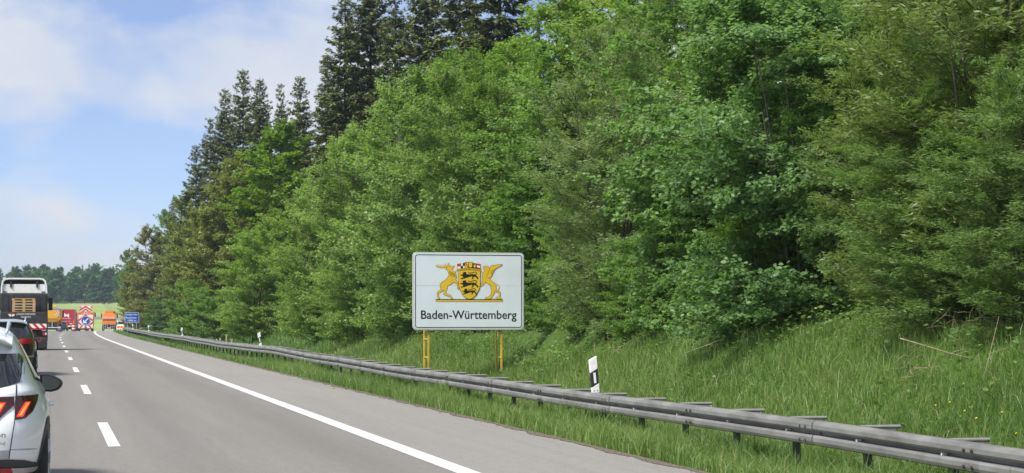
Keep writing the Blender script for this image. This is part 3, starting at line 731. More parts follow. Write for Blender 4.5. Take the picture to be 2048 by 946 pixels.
# third row that closes the wood
bk = random.Random(17)
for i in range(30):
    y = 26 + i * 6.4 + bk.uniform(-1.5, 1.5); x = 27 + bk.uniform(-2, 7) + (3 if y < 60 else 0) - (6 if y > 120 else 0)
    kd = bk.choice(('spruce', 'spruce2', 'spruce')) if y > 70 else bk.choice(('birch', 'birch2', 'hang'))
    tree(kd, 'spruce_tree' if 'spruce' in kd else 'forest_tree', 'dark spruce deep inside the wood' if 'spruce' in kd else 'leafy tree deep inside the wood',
         'spruce' if 'spruce' in kd else 'tree', x, y, bk.uniform(13, 17), 1.15, (0.9, 0.92, 0.9), 'spruces deep inside the wood' if 'spruce' in kd else 'leafy trees deep inside the wood')  # tint slightly darkens the crowns, painting in the shade deep in the wood
for i in range(16):
    y = 24 + i * 5.2 + bk.uniform(-1, 1); x = 20 + bk.uniform(-1.5, 2.5)
    tree('bush' if i % 2 else 'alder', 'undergrowth_bush', 'dark undergrowth bush inside the wood behind the front row', 'bush', x, y, bk.uniform(3.0, 4.5), 1.15, (0.85, 0.88, 0.85), 'undergrowth bushes behind the front row')  # shade behind the front row is put into the darker leaf tint

# far wood
fr = random.Random(23)
for i in range(116):
    row = i % 4; y = 742 + row * 30 + fr.uniform(-8, 8); x = -92 + (i // 4) * 5.6 + fr.uniform(-3, 3)
    H = fr.uniform(8.8, 13.2) + row * 0.5
    kd = fr.choice(('far', 'far2', 'far')); g_ = fr.uniform(0.75, 1.35)
    tree(kd, 'far_tree', 'leafy tree in the wood beyond the bright meadow', 'tree', x, y, H, fr.uniform(0.95, 1.25), (g_ * 0.9, g_ * 1.05, g_ * 0.95), 'leafy trees of the far wood')
for px, zc, H in ((72, 800, 13.5), (84, 820, 14.5), (97, 815, 13.8), (150, 830, 14.6), (165, 815, 15.6), (178, 822, 16), (192, 830, 15.2), (220, 800, 15)):
    T(fr.choice(('spruce2', 'far2')) if px > 100 else 'far2', 'far_tree', 'dark pointed tree standing out above the far wood', 'tree', px, zc, H, 0.9, (0.7, 0.75, 0.85), 'tall trees above the far wood')

# ------------------------------------------------------------------ grass
gr = np.random.default_rng(77)
def vnoise(x, y, s, seed):
    r = np.random.default_rng(seed); a = r.uniform(0, 6.28, 8); k = r.normal(0, 1, (8, 2)) * s
    return sum(np.sin(k[i, 0] * x + k[i, 1] * y + a[i]) for i in range(8)) / 4.0
def grass(name, label, n, s0, s1, y0, y1, h, w, pw=1.0, hv=0.5, keep=None, bright=0.0, lie=0.5, mat='grass_blade'):
    # more blades near the camera
    u = gr.random(n) ** pw; y = y0 + (y1 - y0) * u; s = gr.uniform(s0, s1, n)
    cl = vnoise(s, y, 1.6, 3) * 0.5 + vnoise(s, y, 5.0, 4) * 0.35
    kp = gr.random(n) < np.clip(0.75 + 0.4 * cl, 0.15, 1)
    if keep is not None: kp &= keep(s, y)
    s, y, cl = s[kp], y[kp], cl[kp]; n = len(s)
    x = s + off(y); z = ground(x, y) - 0.01
    hh = h * (1 + hv * np.clip(cl, -0.9, 1.2)) * gr.uniform(0.5, 1.25, n)
    ww = w * gr.uniform(0.7, 1.3, n) * (1 + y / 70.0)
    a = gr.uniform(0, 6.283, n); la = gr.uniform(0, 6.283, n) + 0.0 * s
    ln = np.abs(gr.normal(0, lie, n)) * hh
    b = np.stack([x, y, z], -1); sd_ = np.stack([np.cos(a), np.sin(a), np.zeros(n)], -1) * ww[:, None] * 0.5
    l = np.stack([np.cos(la), np.sin(la), np.zeros(n)], -1) * ln[:, None]
    up = np.zeros((n, 3)); up[:, 2] = hh
    m1 = b + up * 0.6 + l * 0.35; tip = b + up * np.clip(1 - 0.25 * ln / np.maximum(hh, 1e-3), 0.4, 1)[:, None] + l
    V = np.stack([b - sd_, b + sd_, m1 - sd_ * 0.8, m1 + sd_ * 0.8, tip], 1).reshape(-1, 3)
    B_ = np.arange(n)[:, None] * 5
    Q = np.concatenate([B_ + np.array([[0, 1, 3]]), B_ + np.array([[0, 3, 2]]), B_ + np.array([[2, 3, 4]])])
    var = np.clip(0.35 + 0.28 * vnoise(s, y, 0.5, 12) + 0.55 * (gr.random(n) - 0.4) + bright, 0, 1)
    o = link(bpy.data.objects.new(name, fast_mesh(name, V, Q, mat, dict(var=np.repeat(var, 5)))))
    tag(o, label, 'grass', kind='stuff'); return o
edge = lambda s, y: (s > 7.08 + 0.10 * vnoise(y, y * 0, 1.3, 5) + 0.05 * vnoise(y, y * 0, 6, 6)) & (gr.random(len(s)) < np.clip((s - 7.0) * 2.2, 0.12, 1))
grass('verge_grass', 'bright short grass on the strip between asphalt edge and guard rail', 130000, 7.0, 9.1, 12, 75, 0.30, 0.0075, 1.5, keep=edge, bright=0.16, lie=0.6)
grass('verge_grass', 'short grass along the rail further down the road past the bushes', 30000, 7.05, 9.2, 70, 320, 0.22, 0.012, 1.3, bright=0.1)
bkeep = lambda s, y: s < 13.1 + 0.6 * vnoise(y, y * 0, 0.5, 8)
grass('bank_grass', 'tall lush grass on the bank behind the guard rail', 260000, 8.9, 13.9, 14, 82, 0.25, 0.0068, 1.2, keep=bkeep, lie=0.8, bright=0.04)
grass('bank_grass', 'tall grass on the far bank below the wood', 32000, 9, 13.2, 78, 330, 0.34, 0.013, 1.3)
grass('tall_grass_stems', 'scattered taller pale grass stems on the bank', 9000, 9.2, 13.0, 15, 80, 0.50, 0.005, 1.2, hv=0.2, bright=0.5, lie=0.6, keep=bkeep)
grass('rail_grass', 'rank tufts of grass around the feet of the guard rail posts', 26000, 7.95, 8.9, 12, 75, 0.42, 0.008, 1.4, bright=0.08, lie=0.55)
grass('dry_stems', 'dry straw coloured stalks scattered over verge and bank', 7000, 7.3, 13.2, 13, 80, 0.34, 0.006, 1.3, hv=0.3, lie=0.8, mat='straw', keep=lambda s, y: (s < 8.2) | (s > 8.9))
# broad leaved herbs and ivy on the bank top and under the bushes
def herbs(name, label, n, s0, s1, y0, y1, hmax, L0, mat, pw=1.2):
    y = y0 + (y1 - y0) * gr.random(n) ** pw; s = gr.uniform(s0, s1, n)
    kp = vnoise(s, y, 1.1, 21) + gr.normal(0, 0.35, n) > -0.1; s, y = s[kp], y[kp]; n = len(s)
    x = s + off(y); z = ground(x, y) + gr.random(n) ** 1.5 * hmax
    a = gr.uniform(0, 6.283, n); A = np.stack([np.cos(a), np.sin(a), gr.uniform(-0.3, 0.6, n)], -1)
    Nn = np.array((0, 0, 1.0)) + gr.normal(0, 0.45, (n, 3)); L = L0 * gr.uniform(0.5, 1.3, n)
    me = leaves(np.stack([x, y, z], -1), A, Nn, L, L * 0.6, gr.random(n), mat, True, name)
    tag(link(bpy.data.objects.new(name, me)), label, 'plants', kind='stuff')
herbs('undergrowth', 'leafy undergrowth covering the ground below the bushes', 60000, 12.3, 17.5, 18, 110, 0.55, 0.10, 'alder_leaf')
herbs('bank_weeds', 'broad leaved weeds mixed into the bank grass', 9000, 9.2, 13.0, 15, 70, 0.26, 0.09, 'grass_blade')
# buttercups
m = MB()
for cx, cy, n_ in ((10.6, 62, 12), (11.2, 74, 22), (10.3, 80, 16), (10.5, 20.5, 10), (11.4, 47, 6)):
    for i in range(n_):
        x, y = cx + gr.normal(0, 0.5), cy + gr.normal(0, 1.2); z = gz(x, y) + gr.uniform(0.3, 0.5); r = gr.uniform(0.014, 0.024)
        m.add([(x - r, y, z), (x, y - r, z + r * 0.6), (x + r, y, z), (x, y + r, z + r * 0.6), (x, y - r * 0.4, z + r)], [(0, 1, 4), (1, 2, 4), (2, 3, 4), (3, 0, 4)])
bo = m.build('buttercups', 'petal'); tag(bo, 'tiny yellow buttercups dotted through the bank grass', 'flowers', kind='stuff')

# dead branches at the foot of the near willow
dbr = random.Random(9)
labs = ['long bare crooked branch lying across the top of the bank grass', 'pale dead stick standing up out of the brush pile', 'dead branch poking from the brush pile beneath the willow']
def stick(pts, r, label, group=None, twig=True):
    t = thing('dead_branch', label, 'branch', pts[0], 0, group); p0 = Vector(pts[0])
    q = [Vector(p) - p0 for p in pts]
    k = len(q); MB().tube(q, [r * (1 - 0.7 * i / (k - 1)) for i in range(k)], 5).build('stem', 'dead_wood', t, smooth=True)
    if twig:
        for i in range(1, k - 1):
            d = Vector((dbr.uniform(-1, 1), dbr.uniform(-1, 1), dbr.uniform(-0.1, 0.6))) * 0.25
            MB().tube([q[i], q[i] + d * 0.6 + Vector((0, 0, .02)), q[i] + d], [r * 0.45, r * 0.3, r * 0.12], 4).build('twig', 'dead_wood', t)
def gp(px, zc, h): x, y = at(px, zc); return (x, y, gz(x, y) + h)
def hp3(px, zc, z): x, y = at(px, zc); return (x, y, z)
zt_ = gz(*at(1900, 26.8))
stick([hp3(1800, 26.6, zt_ + 0.30), hp3(1850, 26.4, zt_ + 0.20), hp3(1900, 26.1, zt_ + 0.10), hp3(1955, 25.8, zt_ + 0.02)], 0.009, labs[0])
stick([gp(1968, 25.0, 0.15), gp(1980, 25.1, 0.36), gp(1998, 25.3, 0.66)], 0.008, labs[1])
for i in range(40):
    a = dbr.uniform(1800, 1990); zc = dbr.uniform(26.2, 27.6); h = gz(*at(a, zc)) + dbr.uniform(0.12, 0.40); d = dbr.uniform(-55, 55)
    stick([hp3(a, zc, h), hp3(a + d * 0.5, zc - 0.1, h + dbr.uniform(0, 0.05)), hp3(a + d, zc - 0.2, h + dbr.uniform(-0.12, 0.1))], dbr.uniform(0.003, 0.0065), labs[2], 'dead branches in the brush pile', i % 3 == 0)
stick([gp(1370, 36, 0.55), gp(1410, 35.7, 0.5), gp(1450, 35.6, 0.35)], 0.010, 'thin dead branch lying in the grass below the slim alder')
stick([gp(1215, 41.5, 0.42), gp(1240, 41.3, 0.5), gp(1265, 41.3, 0.45)], 0.009, 'short pale dead branch at the bank top below the silvery willow')
# fence stakes at the gap
for px, h, i in ((436, 0.75, 0), (441, 0.8, 1), (452, 0.95, 2), (462, 0.7, 3)):
    x, y = at(px, 107); o = MB().tube([(0, 0, -0.2), (0.02, 0, h * 0.5), (0.0 + 0.05 * (i - 1.5), 0, h)], [0.05, 0.045, 0.04], 7).build('fence_stake', 'dead_wood', None, smooth=True)
    o.location = (x, y, gz(x, y)); tag(o, 'weathered wooden fence stake between the low bushes', 'stake', 'fence stakes by the low bushes')

# ------------------------------------------------------------------ state sign
PXM = 52 / F
sgx, sgy = at(937, 52)
sg = thing('state_sign', 'large white state border sign with gold coat of arms on yellow posts', 'sign', (sgx, sgy, 0), R(-1))
def Lx(px): return (px - 937) * PXM
def Lz(py): return HC - (py - 637) * PXM
def rrect(x0, x1, z0, z1, r, n=6):
    pts = []
    for cx, cz, a0 in ((x1 - r, z0 + r, -90), (x1 - r, z1 - r, 0), (x0 + r, z1 - r, 90), (x0 + r, z0 + r, 180)):
        for i in range(n + 1):
            a = R(a0 + 90 * i / n); pts.append((cx + r * math.cos(a), cz + r * math.sin(a)))
    return pts
bx0, bx1, bz0, bz1 = Lx(824), Lx(1051), Lz(660), Lz(505)
board = MB().prism(rrect(bx0, bx1, bz0, bz1, 0.10), 0.0, 0.05).build('board', 'sign_rim', sg, bevel=0.006)
MB().prism(rrect(bx0 + 0.035, bx1 - 0.035, bz0 + 0.035, bz1 - 0.035, 0.085), -0.004, 0.01).build('face', 'sign_white', board)
def ring(o, i, y):
    m = MB(); n = len(o); m.add([(p[0], y, p[1]) for p in o] + [(p[0], y, p[1]) for p in i], [(k, (k + 1) % n, (k + 1) % n + n, k + n) for k in range(n)]); return m
e = 0.062
ring(rrect(bx0 + e, bx1 - e, bz0 + e, bz1 - e, 0.07), rrect(bx0 + e + .02, bx1 - e - .02, bz0 + e + .02, bz1 - e - .02, 0.055), -0.007).build('border_line', 'sign_black', board)
MB().box(bx0 + 0.09, bx1 - 0.09, -0.0055, -0.0035, Lz(571.3), Lz(570.7)).build('panel_joint', 'sign_rim', board)
text('Baden-Württemberg', 'sign_black', board, Lx(840.5), Lx(1035.5), Lz(643.3), Lz(620.8), -0.007, weight=0.012)
def cz(p): return (Lx(860 + p[0] / 9.955), Lz(515 + p[1] / 9.958))
def grow(pts, d):
    c = []
    n = len(pts)
    area = sum(pts[i][0] * pts[(i + 1) % n][1] - pts[(i + 1) % n][0] * pts[i][1] for i in range(n))
    sg_ = 1 if area > 0 else -1
    for i in range(n):
        a, b, cc_ = Vector(pts[i - 1]), Vector(pts[i]), Vector(pts[(i + 1) % n])
        d1 = (b - a).normalized(); d2 = (cc_ - b).normalized()
        nn = (Vector((d1.y, -d1.x)) + Vector((d2.y, -d2.x)))
        nn = nn.normalized() if nn.length > 1e-6 else Vector((d1.y, -d1.x))
        c.append(tuple(b + nn * d * sg_))
    return c
def fig(name, pts, mat, y=-0.010, line=0.010):
    q = [cz(p) for p in pts]
    o = MB().flat(q, y).build(name, mat, board)
    if line: MB().flat(grow(q, line), y + 0.002).build('outline', 'sign_black', o)
    return o
stag = [(480,175),(462,205),(420,235),(450,265),(490,300),(515,350),(520,395),(505,435),(540,490),(560,540),(567,600),(572,650),(545,620),(545,560),(520,520),(470,492),(440,510),(395,540),(345,560),(330,620),(306,690),(312,718),(380,742),(420,770),(452,825),(425,825),(395,785),(340,765),(268,740),(268,700),(275,650),(245,655),(200,692),(160,710),(157,760),(188,825),(160,825),(133,765),(135,690),(190,650),(215,625),(195,590),(193,540),(230,490),(300,455),(345,400),(372,350),(355,290),(335,245),(303,240),(325,212),(330,180),(370,165),(410,182),(450,170)]
griffin = [(1060,190),(1092,205),(1070,225),(1090,240),(1095,270),(1060,310),(1043,370),(1055,440),(1048,500),(1020,545),(998,572),(1022,578),(1075,530),(1110,490),(1160,520),(1215,550),(1222,620),(1238,680),(1222,740),(1180,785),(1110,800),(1100,825),(1210,825),(1250,775),(1280,720),(1288,680),(1312,640),(1320,670),(1370,695),(1395,730),(1385,790),(1345,805),(1345,825),(1430,825),(1415,760),(1415,690),(1370,660),(1332,640),(1325,560),(1300,510),(1240,470),(1195,420),(1170,330),(1205,250),(1195,205),(1150,172),(1095,172)]
wing = [(1195,240),(1215,180),(1250,155),(1360,145),(1450,130),(1445,150),(1400,175),(1330,210),(1290,250),(1260,310),(1225,380),(1190,405),(1120,380),(1160,330)]
antler = [(335,190),(285,207),(200,208),(130,192),(85,158),(125,172),(118,150),(140,174),(158,172),(148,124),(172,176),(198,178),(198,138),(215,180),(243,176),(252,138),(262,174),(290,170),(292,118),(308,166),(335,160),(352,110),(352,158),(375,106),(368,166)]
fig('stag', stag, 'crest_gold'); fig('antlers', antler, 'crest_gold', line=0.006)
fig('griffin', griffin, 'crest_gold'); fig('wing', wing, 'crest_gold', -0.0125)
for i in range(4):     # feather and mane strokes
    MB().strip([cz(p) for p in [(1205 + i * 8, 270 + i * 28), (1260 - i * 6, 250 + i * 34), (1300 - i * 14, 232 + i * 36)]], 0.007, -0.015).build('stroke', 'sign_black', board)
    MB().strip([cz(p) for p in [(365 + i * 6, 275 + i * 27), (420 + i * 8, 295 + i * 24), (490 + i * 8, 330 + i * 20)]], 0.007, -0.013).build('stroke', 'sign_black', board)
MB().strip([cz(p) for p in [(1325,510),(1375,545),(1388,590),(1370,635),(1320,672),(1280,690)]], 0.022, -0.0135).build('tail', 'crest_gold', board)
MB().strip([cz(p) for p in [(1245,770),(1262,815),(1300,815),(1345,755)]], 0.014, -0.0135).build('tail_tip', 'crest_gold', board)
for p in ([(495,300),(505,265),(535,235)], [(1020,300),(1030,260),(1015,215)]): MB().strip([cz(q) for q in p], 0.022, -0.0115).build('foreleg', 'crest_gold', board)
shield = [(552,275),(660,258),(775,252),(890,258),(1000,275),(1003,500),(985,620),(920,740),(850,805),(785,826),(715,805),(645,740),(585,620),(562,500)]
fig('shield', shield, 'crest_gold', -0.0165, 0.012)
lion = [(590,335),(640,345),(652,322),(632,302),(668,302),(662,284),(690,290),(715,284),(716,305),(724,330),(780,335),(850,330),(900,335),(935,370),(962,400),(962,428),(928,422),(932,402),(890,380),(862,390),(862,428),(812,428),(842,408),(835,370),(770,388),(690,415),(610,433),(603,414),(660,400),(640,370),(598,356)]
tail = [(905,340),(938,315),(920,288),(860,292),(795,312),(758,302),(757,284)]
for k in range(3):
    sc_ = 1.0 if k < 2 else 0.80
    tr = lambda p: (775 + (p[0] - 775) * sc_ + (4 if k == 2 else 0), 358 + 168 * k + (p[1] - 358) * sc_ - (18 if k == 2 else 0))
    o = MB().flat([cz(tr(p)) for p in lion], -0.0195).build('lion', 'sign_black', board)
    MB().strip([cz(tr(p)) for p in tail], 0.016, -0.0205).build('lion_tail', 'sign_black', o)
    MB().strip([cz(tr(p)) for p in [(585, 338), (612, 342)]], 0.008, -0.0212).build('tongue', 'crest_red', o)
fig('crown_band', [(540,275),(545,232),(640,218),(775,210),(910,218),(1005,238),(1010,275),(890,250),(775,244),(660,250)], 'crest_gold_dark', -0.018, 0.006)
def crn(pts, mat, y=-0.0195): MB().flat([cz(p) for p in pts], y).build('crown_shield', mat, board)
fig('crown_shield', [(538,132),(690,112),(690,92),(846,92),(846,112),(1006,132),(1006,236),(910,216),(775,208),(640,216),(542,232)], 'sign_black', -0.0175, 0.006)
crn([(542,136),(604,127),(604,176),(542,182)], 'crest_red'); crn([(542,185),(604,179),(604,222),(544,229)], 'stripe_white')
crn([(612,122),(648,118),(648,166),(612,170)], 'stripe_white'); crn([(652,168),(686,166),(686,210),(652,214)], 'stripe_white')
crn([(696,98),(760,98),(760,206),(696,209)], 'crest_gold'); crn([(696,110),(716,98),(758,180),(748,206)], 'crest_red', -0.0215)
crn([(770,98),(840,98),(838,185),(805,208),(772,185)], 'crest_gold'); crn([(868,130),(895,150),(915,130),(912,180),(890,205),(868,190)], 'crest_gold')
crn([(932,127),(1002,138),(1002,165),(932,154)], 'crest_red'); crn([(932,156),(1002,167),(1002,202),(932,190)], 'stripe_white'); crn([(932,192),(1002,204),(1002,232),(932,214)], 'crest_red')
fig('plinth', [(100,846),(1465,846),(1462,874),(102,874)], 'crest_gold', -0.0115, 0.004)
MB().flat([cz(p) for p in [(100,829),(1465,829),(1465,846),(100,846)]], -0.0125).build('plinth_top', 'sign_black', board)
for lx in (Lx(857), Lx(1006)):
    g0 = gz(sgx + lx, sgy) - 0.5
    for yb in (0.06, 0.72):
        MB().box(lx - 0.024, lx + 0.024, yb, yb + 0.05, g0, bz1 - 0.25 if yb < 0.1 else bz0 + 0.35).build('post', 'post_yellow', sg, bevel=0.005)
    for zz in (0.62, 1.12):
        MB().box(lx - 0.015, lx + 0.015, 0.111, 0.72, zz, zz + 0.035).build('rung', 'post_yellow', sg)
    MB().box(lx - 0.012, lx + 0.012, 0.1111, 0.72, bz0 + 0.2, bz0 + 0.24).build('rung', 'post_yellow', sg)
for zz in (bz0 + 0.3, bz1 - 0.35): MB().box(bx0 + 0.1, bx1 - 0.1, 0.0502, 0.0598, zz, zz + 0.05).build('back_rail', 'metal_light', sg)

# blue direction sign at the end of the wood
bsx, bsy = at(264, 232)
bs = thing('direction_sign', 'blue motorway direction sign half hidden by brown oak leaves', 'sign', (bsx, bsy, gz(bsx, bsy)), R(-6))
bh = HC - (625 - 637) * 232 / F - gz(bsx, bsy); bl_ = HC - (645 - 637) * 232 / F - gz(bsx, bsy)
bb = MB().prism(rrect(-0.85, 0.85, bl_, bh, 0.05), 0, 0.04).build('board', 'sign_blue', bs)
ring(rrect(-0.85, 0.85, bl_, bh, 0.05), rrect(-0.82, 0.82, bl_ + .03, bh - .03, 0.04), -0.004).build('border_line', 'stripe_white', bb)
hh_ = bh - bl_
for i, (tx, a, b) in enumerate((('Seligweiler', -0.72, 0.72), ('Rasthaus', -0.72, 0.5), ('1000 m', -0.5, 0.5))):
    text(tx, 'stripe_white', bb, a, b, bh - hh_ * (0.31 + 0.29 * i), bh - hh_ * (0.13 + 0.29 * i), -0.005)
for lx in (-0.55, 0.55): MB().cyl((lx, 0.08, -0.4), (lx, 0.08, bh - 0.1), 0.038, n=10).build('post', 'metal_light', bs)

# ------------------------------------------------------------------ cars
def catmull(xs, P, t):
    """smooth interpolation of rows P given at xs"""
    P = np.asarray(P, float); out = np.empty((len(t), P.shape[1]))
    for c in range(P.shape[1]):
        y = P[:, c]; d = np.gradient(y, xs)
        for i in range(len(y)):          # monotone limiting
            if 0 < i < len(y) - 1 and (y[i] - y[i - 1]) * (y[i + 1] - y[i]) <= 0: d[i] = 0
        j = np.clip(np.searchsorted(xs, t, side='right') - 1, 0, len(xs) - 2)
        h = xs[j + 1] - xs[j]; u = (t - xs[j]) / h
        out[:, c] = (2*u**3 - 3*u**2 + 1)*y[j] + (u**3 - 2*u**2 + u)*h*d[j] + (-2*u**3 + 3*u**2)*y[j+1] + (u**3 - u**2)*h*d[j+1]
    return out
class Shell:
    def __init__(s, levels, paint, parent, N=120, nexp=5.0):
        lv = np.array(levels, float); z = lv[:, 0]
        zz = np.unique(np.concatenate([np.linspace(z[0], z[-1], 60), z])); P = catmull(z, lv[:, 1:], zz)
        a = np.linspace(0, 2 * math.pi, N, endpoint=False); ca, sa = np.cos(a), np.sin(a)
        fx = np.sign(ca) * np.abs(ca) ** (2 / nexp); fy = np.sign(sa) * np.abs(sa) ** (2 / nexp)
        V = []
        for k in range(len(zz)):
            yr, Wd, yf = P[k]; V.append(np.stack([Wd * fx, (yr + yf) / 2 + (yf - yr) / 2 * fy, np.full(N, zz[k])], -1))
        V = np.concatenate(V); m = MB(); m.v = [tuple(p) for p in V]
        K = len(zz)
        m.f = [(k * N + i, k * N + (i + 1) % N, (k + 1) * N + (i + 1) % N, (k + 1) * N + i) for k in range(K - 1) for i in range(N)]
        m.f += [tuple(range(N - 1, -1, -1)), tuple(range((K - 1) * N, K * N))]
        s.parent = parent; s.bvh = BVHTree.FromPolygons([Vector(p) for p in m.v], m.f)
        s.obj = m.build('body', paint, parent, smooth=True)
    def patch(s, name, poly, mat, parent=None, ax='y', side=1, d=0.005, step=0.05, sub=3):
        bm = bmesh.new(); vs = []
        n = len(poly)
        for i in range(n):
            a, b = Vector(poly[i]), Vector(poly[(i + 1) % n]); k = max(1, int((b - a).length / step))
            for j in range(k): q = a + (b - a) * j / k; vs.append(bm.verts.new((q.x, 0, q.y)))
        f = bm.faces.new(vs); bmesh.ops.triangulate(bm, faces=[f])
        for _ in range(sub):
            el = [e for e in bm.edges if e.calc_length() > step * 1.6]
            if not el: break
            bmesh.ops.subdivide_edges(bm, edges=el, cuts=1)
            bmesh.ops.triangulate(bm, faces=[q for q in bm.faces if len(q.verts) > 3])
        for v in bm.verts:
            if ax == 'y': o, dr = Vector((v.co.x, -3, v.co.z)), Vector((0, 1, 0))
            else: o, dr = Vector((3 * side, v.co.x, v.co.z)), Vector((-side, 0, 0))
            hit, nr, _, _ = s.bvh.ray_cast(o, dr)
            if hit is None: hit, nr, _, _ = s.bvh.find_nearest(o + dr * (2.2 if ax == 'x' else 3.1))
            if nr.dot(dr) > 0: nr = -nr
            v.co = hit + nr * d
        bmesh.ops.recalc_face_normals(bm, faces=bm.faces)
        me = bpy.data.meshes.new(name); bm.to_mesh(me); bm.free()
        me.polygons.foreach_set('use_smooth', [True] * len(me.polygons)); me.materials.append(MATS[mat])
        return link(bpy.data.objects.new(name, me), parent or s.parent)
def mir(pts, c=0.0): return pts + [(2 * c - x, z) for x, z in pts[::-1]]
def flipx(pts): return [(-x, z) for x, z in pts[::-1]]
def wheel(parent, x, y, r, w, rim='silver'):
    sd_ = 1 if x > 0 else -1
    pr = [(r * 0.62, -w / 2), (r * 0.92, -w / 2), (r, -w / 2 + 0.03), (r, w / 2 - 0.03), (r * 0.92, w / 2), (r * 0.62, w / 2)]
    n = 32; m = MB(); vs = []; fs = []
    for i in range(n):
        a = 2 * math.pi * i / n
        for q, (rad, xx) in enumerate(pr): vs.append((x + xx, y + rad * math.cos(a), r + rad * math.sin(a)))
    k = len(pr)
    for i in range(n):
        for q in range(k): fs.append((i * k + q, i * k + (q + 1) % k, ((i + 1) % n) * k + (q + 1) % k, ((i + 1) % n) * k + q))
    ty = m.add(vs, fs).build('wheel', 'tyre', parent, smooth=True)
    q = MB().cyl((x + sd_ * (w / 2 - 0.04), y, r), (x + sd_ * (w / 2 - 0.06), y, r), r * 0.63, n=24)
    for i in range(5):
        a = 2 * math.pi * i / 5; c = Vector((x + sd_ * (w / 2 - 0.02), y + math.cos(a) * r * 0.32, r + math.sin(a) * r * 0.32))
        q.cyl((x + sd_ * (w / 2 - 0.02), y, r), (x + sd_ * (w / 2 - 0.02), y + math.cos(a) * r * 0.6, r + math.sin(a) * r * 0.6), 0.035, 0.045, n=6)
    q.build('rim', rim, ty)
    return ty

LV = [(0.24, 0.16, 0.80, 4.32), (0.36, 0.05, 0.885, 4.44), (0.50, 0.0, 0.915, 4.5), (0.64, 0.0, 0.93, 4.5), (0.78, 0.03, 0.935, 4.48), (0.90, 0.09, 0.92, 4.40), (0.98, 0.12, 0.885, 4.15),
      (1.04, 0.14, 0.855, 3.6), (1.10, 0.20, 0.82, 3.42), (1.25, 0.36, 0.75, 3.05), (1.40, 0.53, 0.68, 2.72), (1.50, 0.62, 0.625, 2.45), (1.57, 0.68, 0.57, 2.2), (1.62, 0.80, 0.47, 2.0), (1.65, 1.05, 0.30, 1.8)]
def wp(px, py): return (0.93 + 0.00450 * (px - 100), HC - 0.00463 * (py - 637))
wc = thing('white_car', 'white estate style off-roader with glowing slanted red tail lamps', 'car', (-0.935, 17.35, 0))
S = Shell(LV, 'paint_white', wc)
P = lambda L_: [wp(*p) for p in L_]
# rear window and black spoiler shade
S.patch('rear_window', mir(P([(-107, 694), (0, 697), (20, 700), (34, 707), (37, 764), (20, 768), (0, 772), (-107, 777)])[:8]), 'glass_dark') if False else None
gl = P([(34, 707), (38, 735), (37.5, 763), (20, 768), (0, 772), (-50, 775)]); S.patch('rear_window', gl + flipx(gl), 'glass_dark')
sv_ = P([(35, 765), (36, 788), (33, 833), (22, 905)])
for sgn in (1, -1):
    q = [(sgn * x, z) for x, z in sv_]
    m = [(x - 0.004, z) for x, z in q] + [(x + 0.004, z) for x, z in q[::-1]]
    S.patch('tailgate_seam', m, 'seam', d=0.006)
    f_ = (lambda L_: P(L_)) if sgn == 1 else (lambda L_: flipx(P(L_)))
    lh = S.patch('tail_lamp', f_([(33, 787), (77, 787), (74, 801), (66, 818), (52, 830), (32, 833)]), 'lamp_housing', d=0.012)
    S.patch('lit_bar', f_([(51, 800), (61, 800), (47, 827), (35, 827)]), 'lamp_glow', lh, d=0.015)
    S.patch('lit_core', f_([(53.5, 802), (58, 802), (44, 825), (39, 825)]), 'lamp_glow_core', lh, d=0.018)
    l2 = S.patch('tail_lamp', f_([(-62, 788), (31, 788), (31, 805), (0, 833), (-20, 833), (-40, 806)]), 'lamp_housing', d=0.012)
    S.patch('lit_bar', f_([(2, 800), (15, 800), (-1, 828), (-14, 828)]), 'lamp_glow', l2, d=0.015)
    S.patch('lit_core', f_([(5, 802), (11.5, 802), (-3, 825), (-10, 825)]), 'lamp_glow_core', l2, d=0.018)
    S.patch('pillar_trim', f_([(36, 706), (44, 712), (47, 735), (46, 757), (40, 763), (38.5, 763), (39, 735)]), 'glass_dark', d=0.007)
    S.patch('chrome_strip', f_([(43, 713), (46, 715), (49, 735), (48, 757), (41, 766), (40, 763), (46, 755), (46.5, 735)]), 'chrome', d=0.012)
    S.patch('bumper_reflector', f_([(0, 921), (24, 922), (28, 934), (10, 934)]), 'lamp_red', d=0.02)
    S.patch('reverse_lamp', f_([(25, 922), (74, 925), (75, 934), (29, 935)]), 'lamp_clear', d=0.02)
    S.patch('lower_chrome', f_([(0, 931), (8, 937), (75, 938), (75, 940), (6, 940), (-2, 933)]), 'silver', d=0.024)
S.patch('light_bar', mir(P([(0, 787), (0, 792)])[:0] + [(0.30, 1.005), (0.30, 0.962)]), 'lamp_housing', d=0.013)
lw = P([(22, 906), (50, 909), (74, 918), (97, 932)]) + [(0.925, 0.30), (0.85, 0.24)]
S.patch('bumper_cladding', lw + flipx(lw), 'cladding', d=0.012)
gs = P([(21, 906), (24, 889)]); S.patch('tailgate_strip', gs + flipx(gs), 'grey_trim', d=0.006)
S.patch('bumper_crease', P([(24, 887), (60, 888), (97, 893), (97, 895), (60, 890), (24, 889)]), 'grey_trim', d=0.004)
text('tucson', 'seam', wc, wp(-36, 0)[0], wp(16.5, 0)[0], wp(0, 864)[1], wp(0, 855)[1], -0.016, 'model_lettering')
text('hybrid', 'seam', wc, wp(-10, 0)[0], wp(15.5, 0)[0], wp(0, 881)[1], wp(0, 871)[1], -0.012, 'model_lettering')
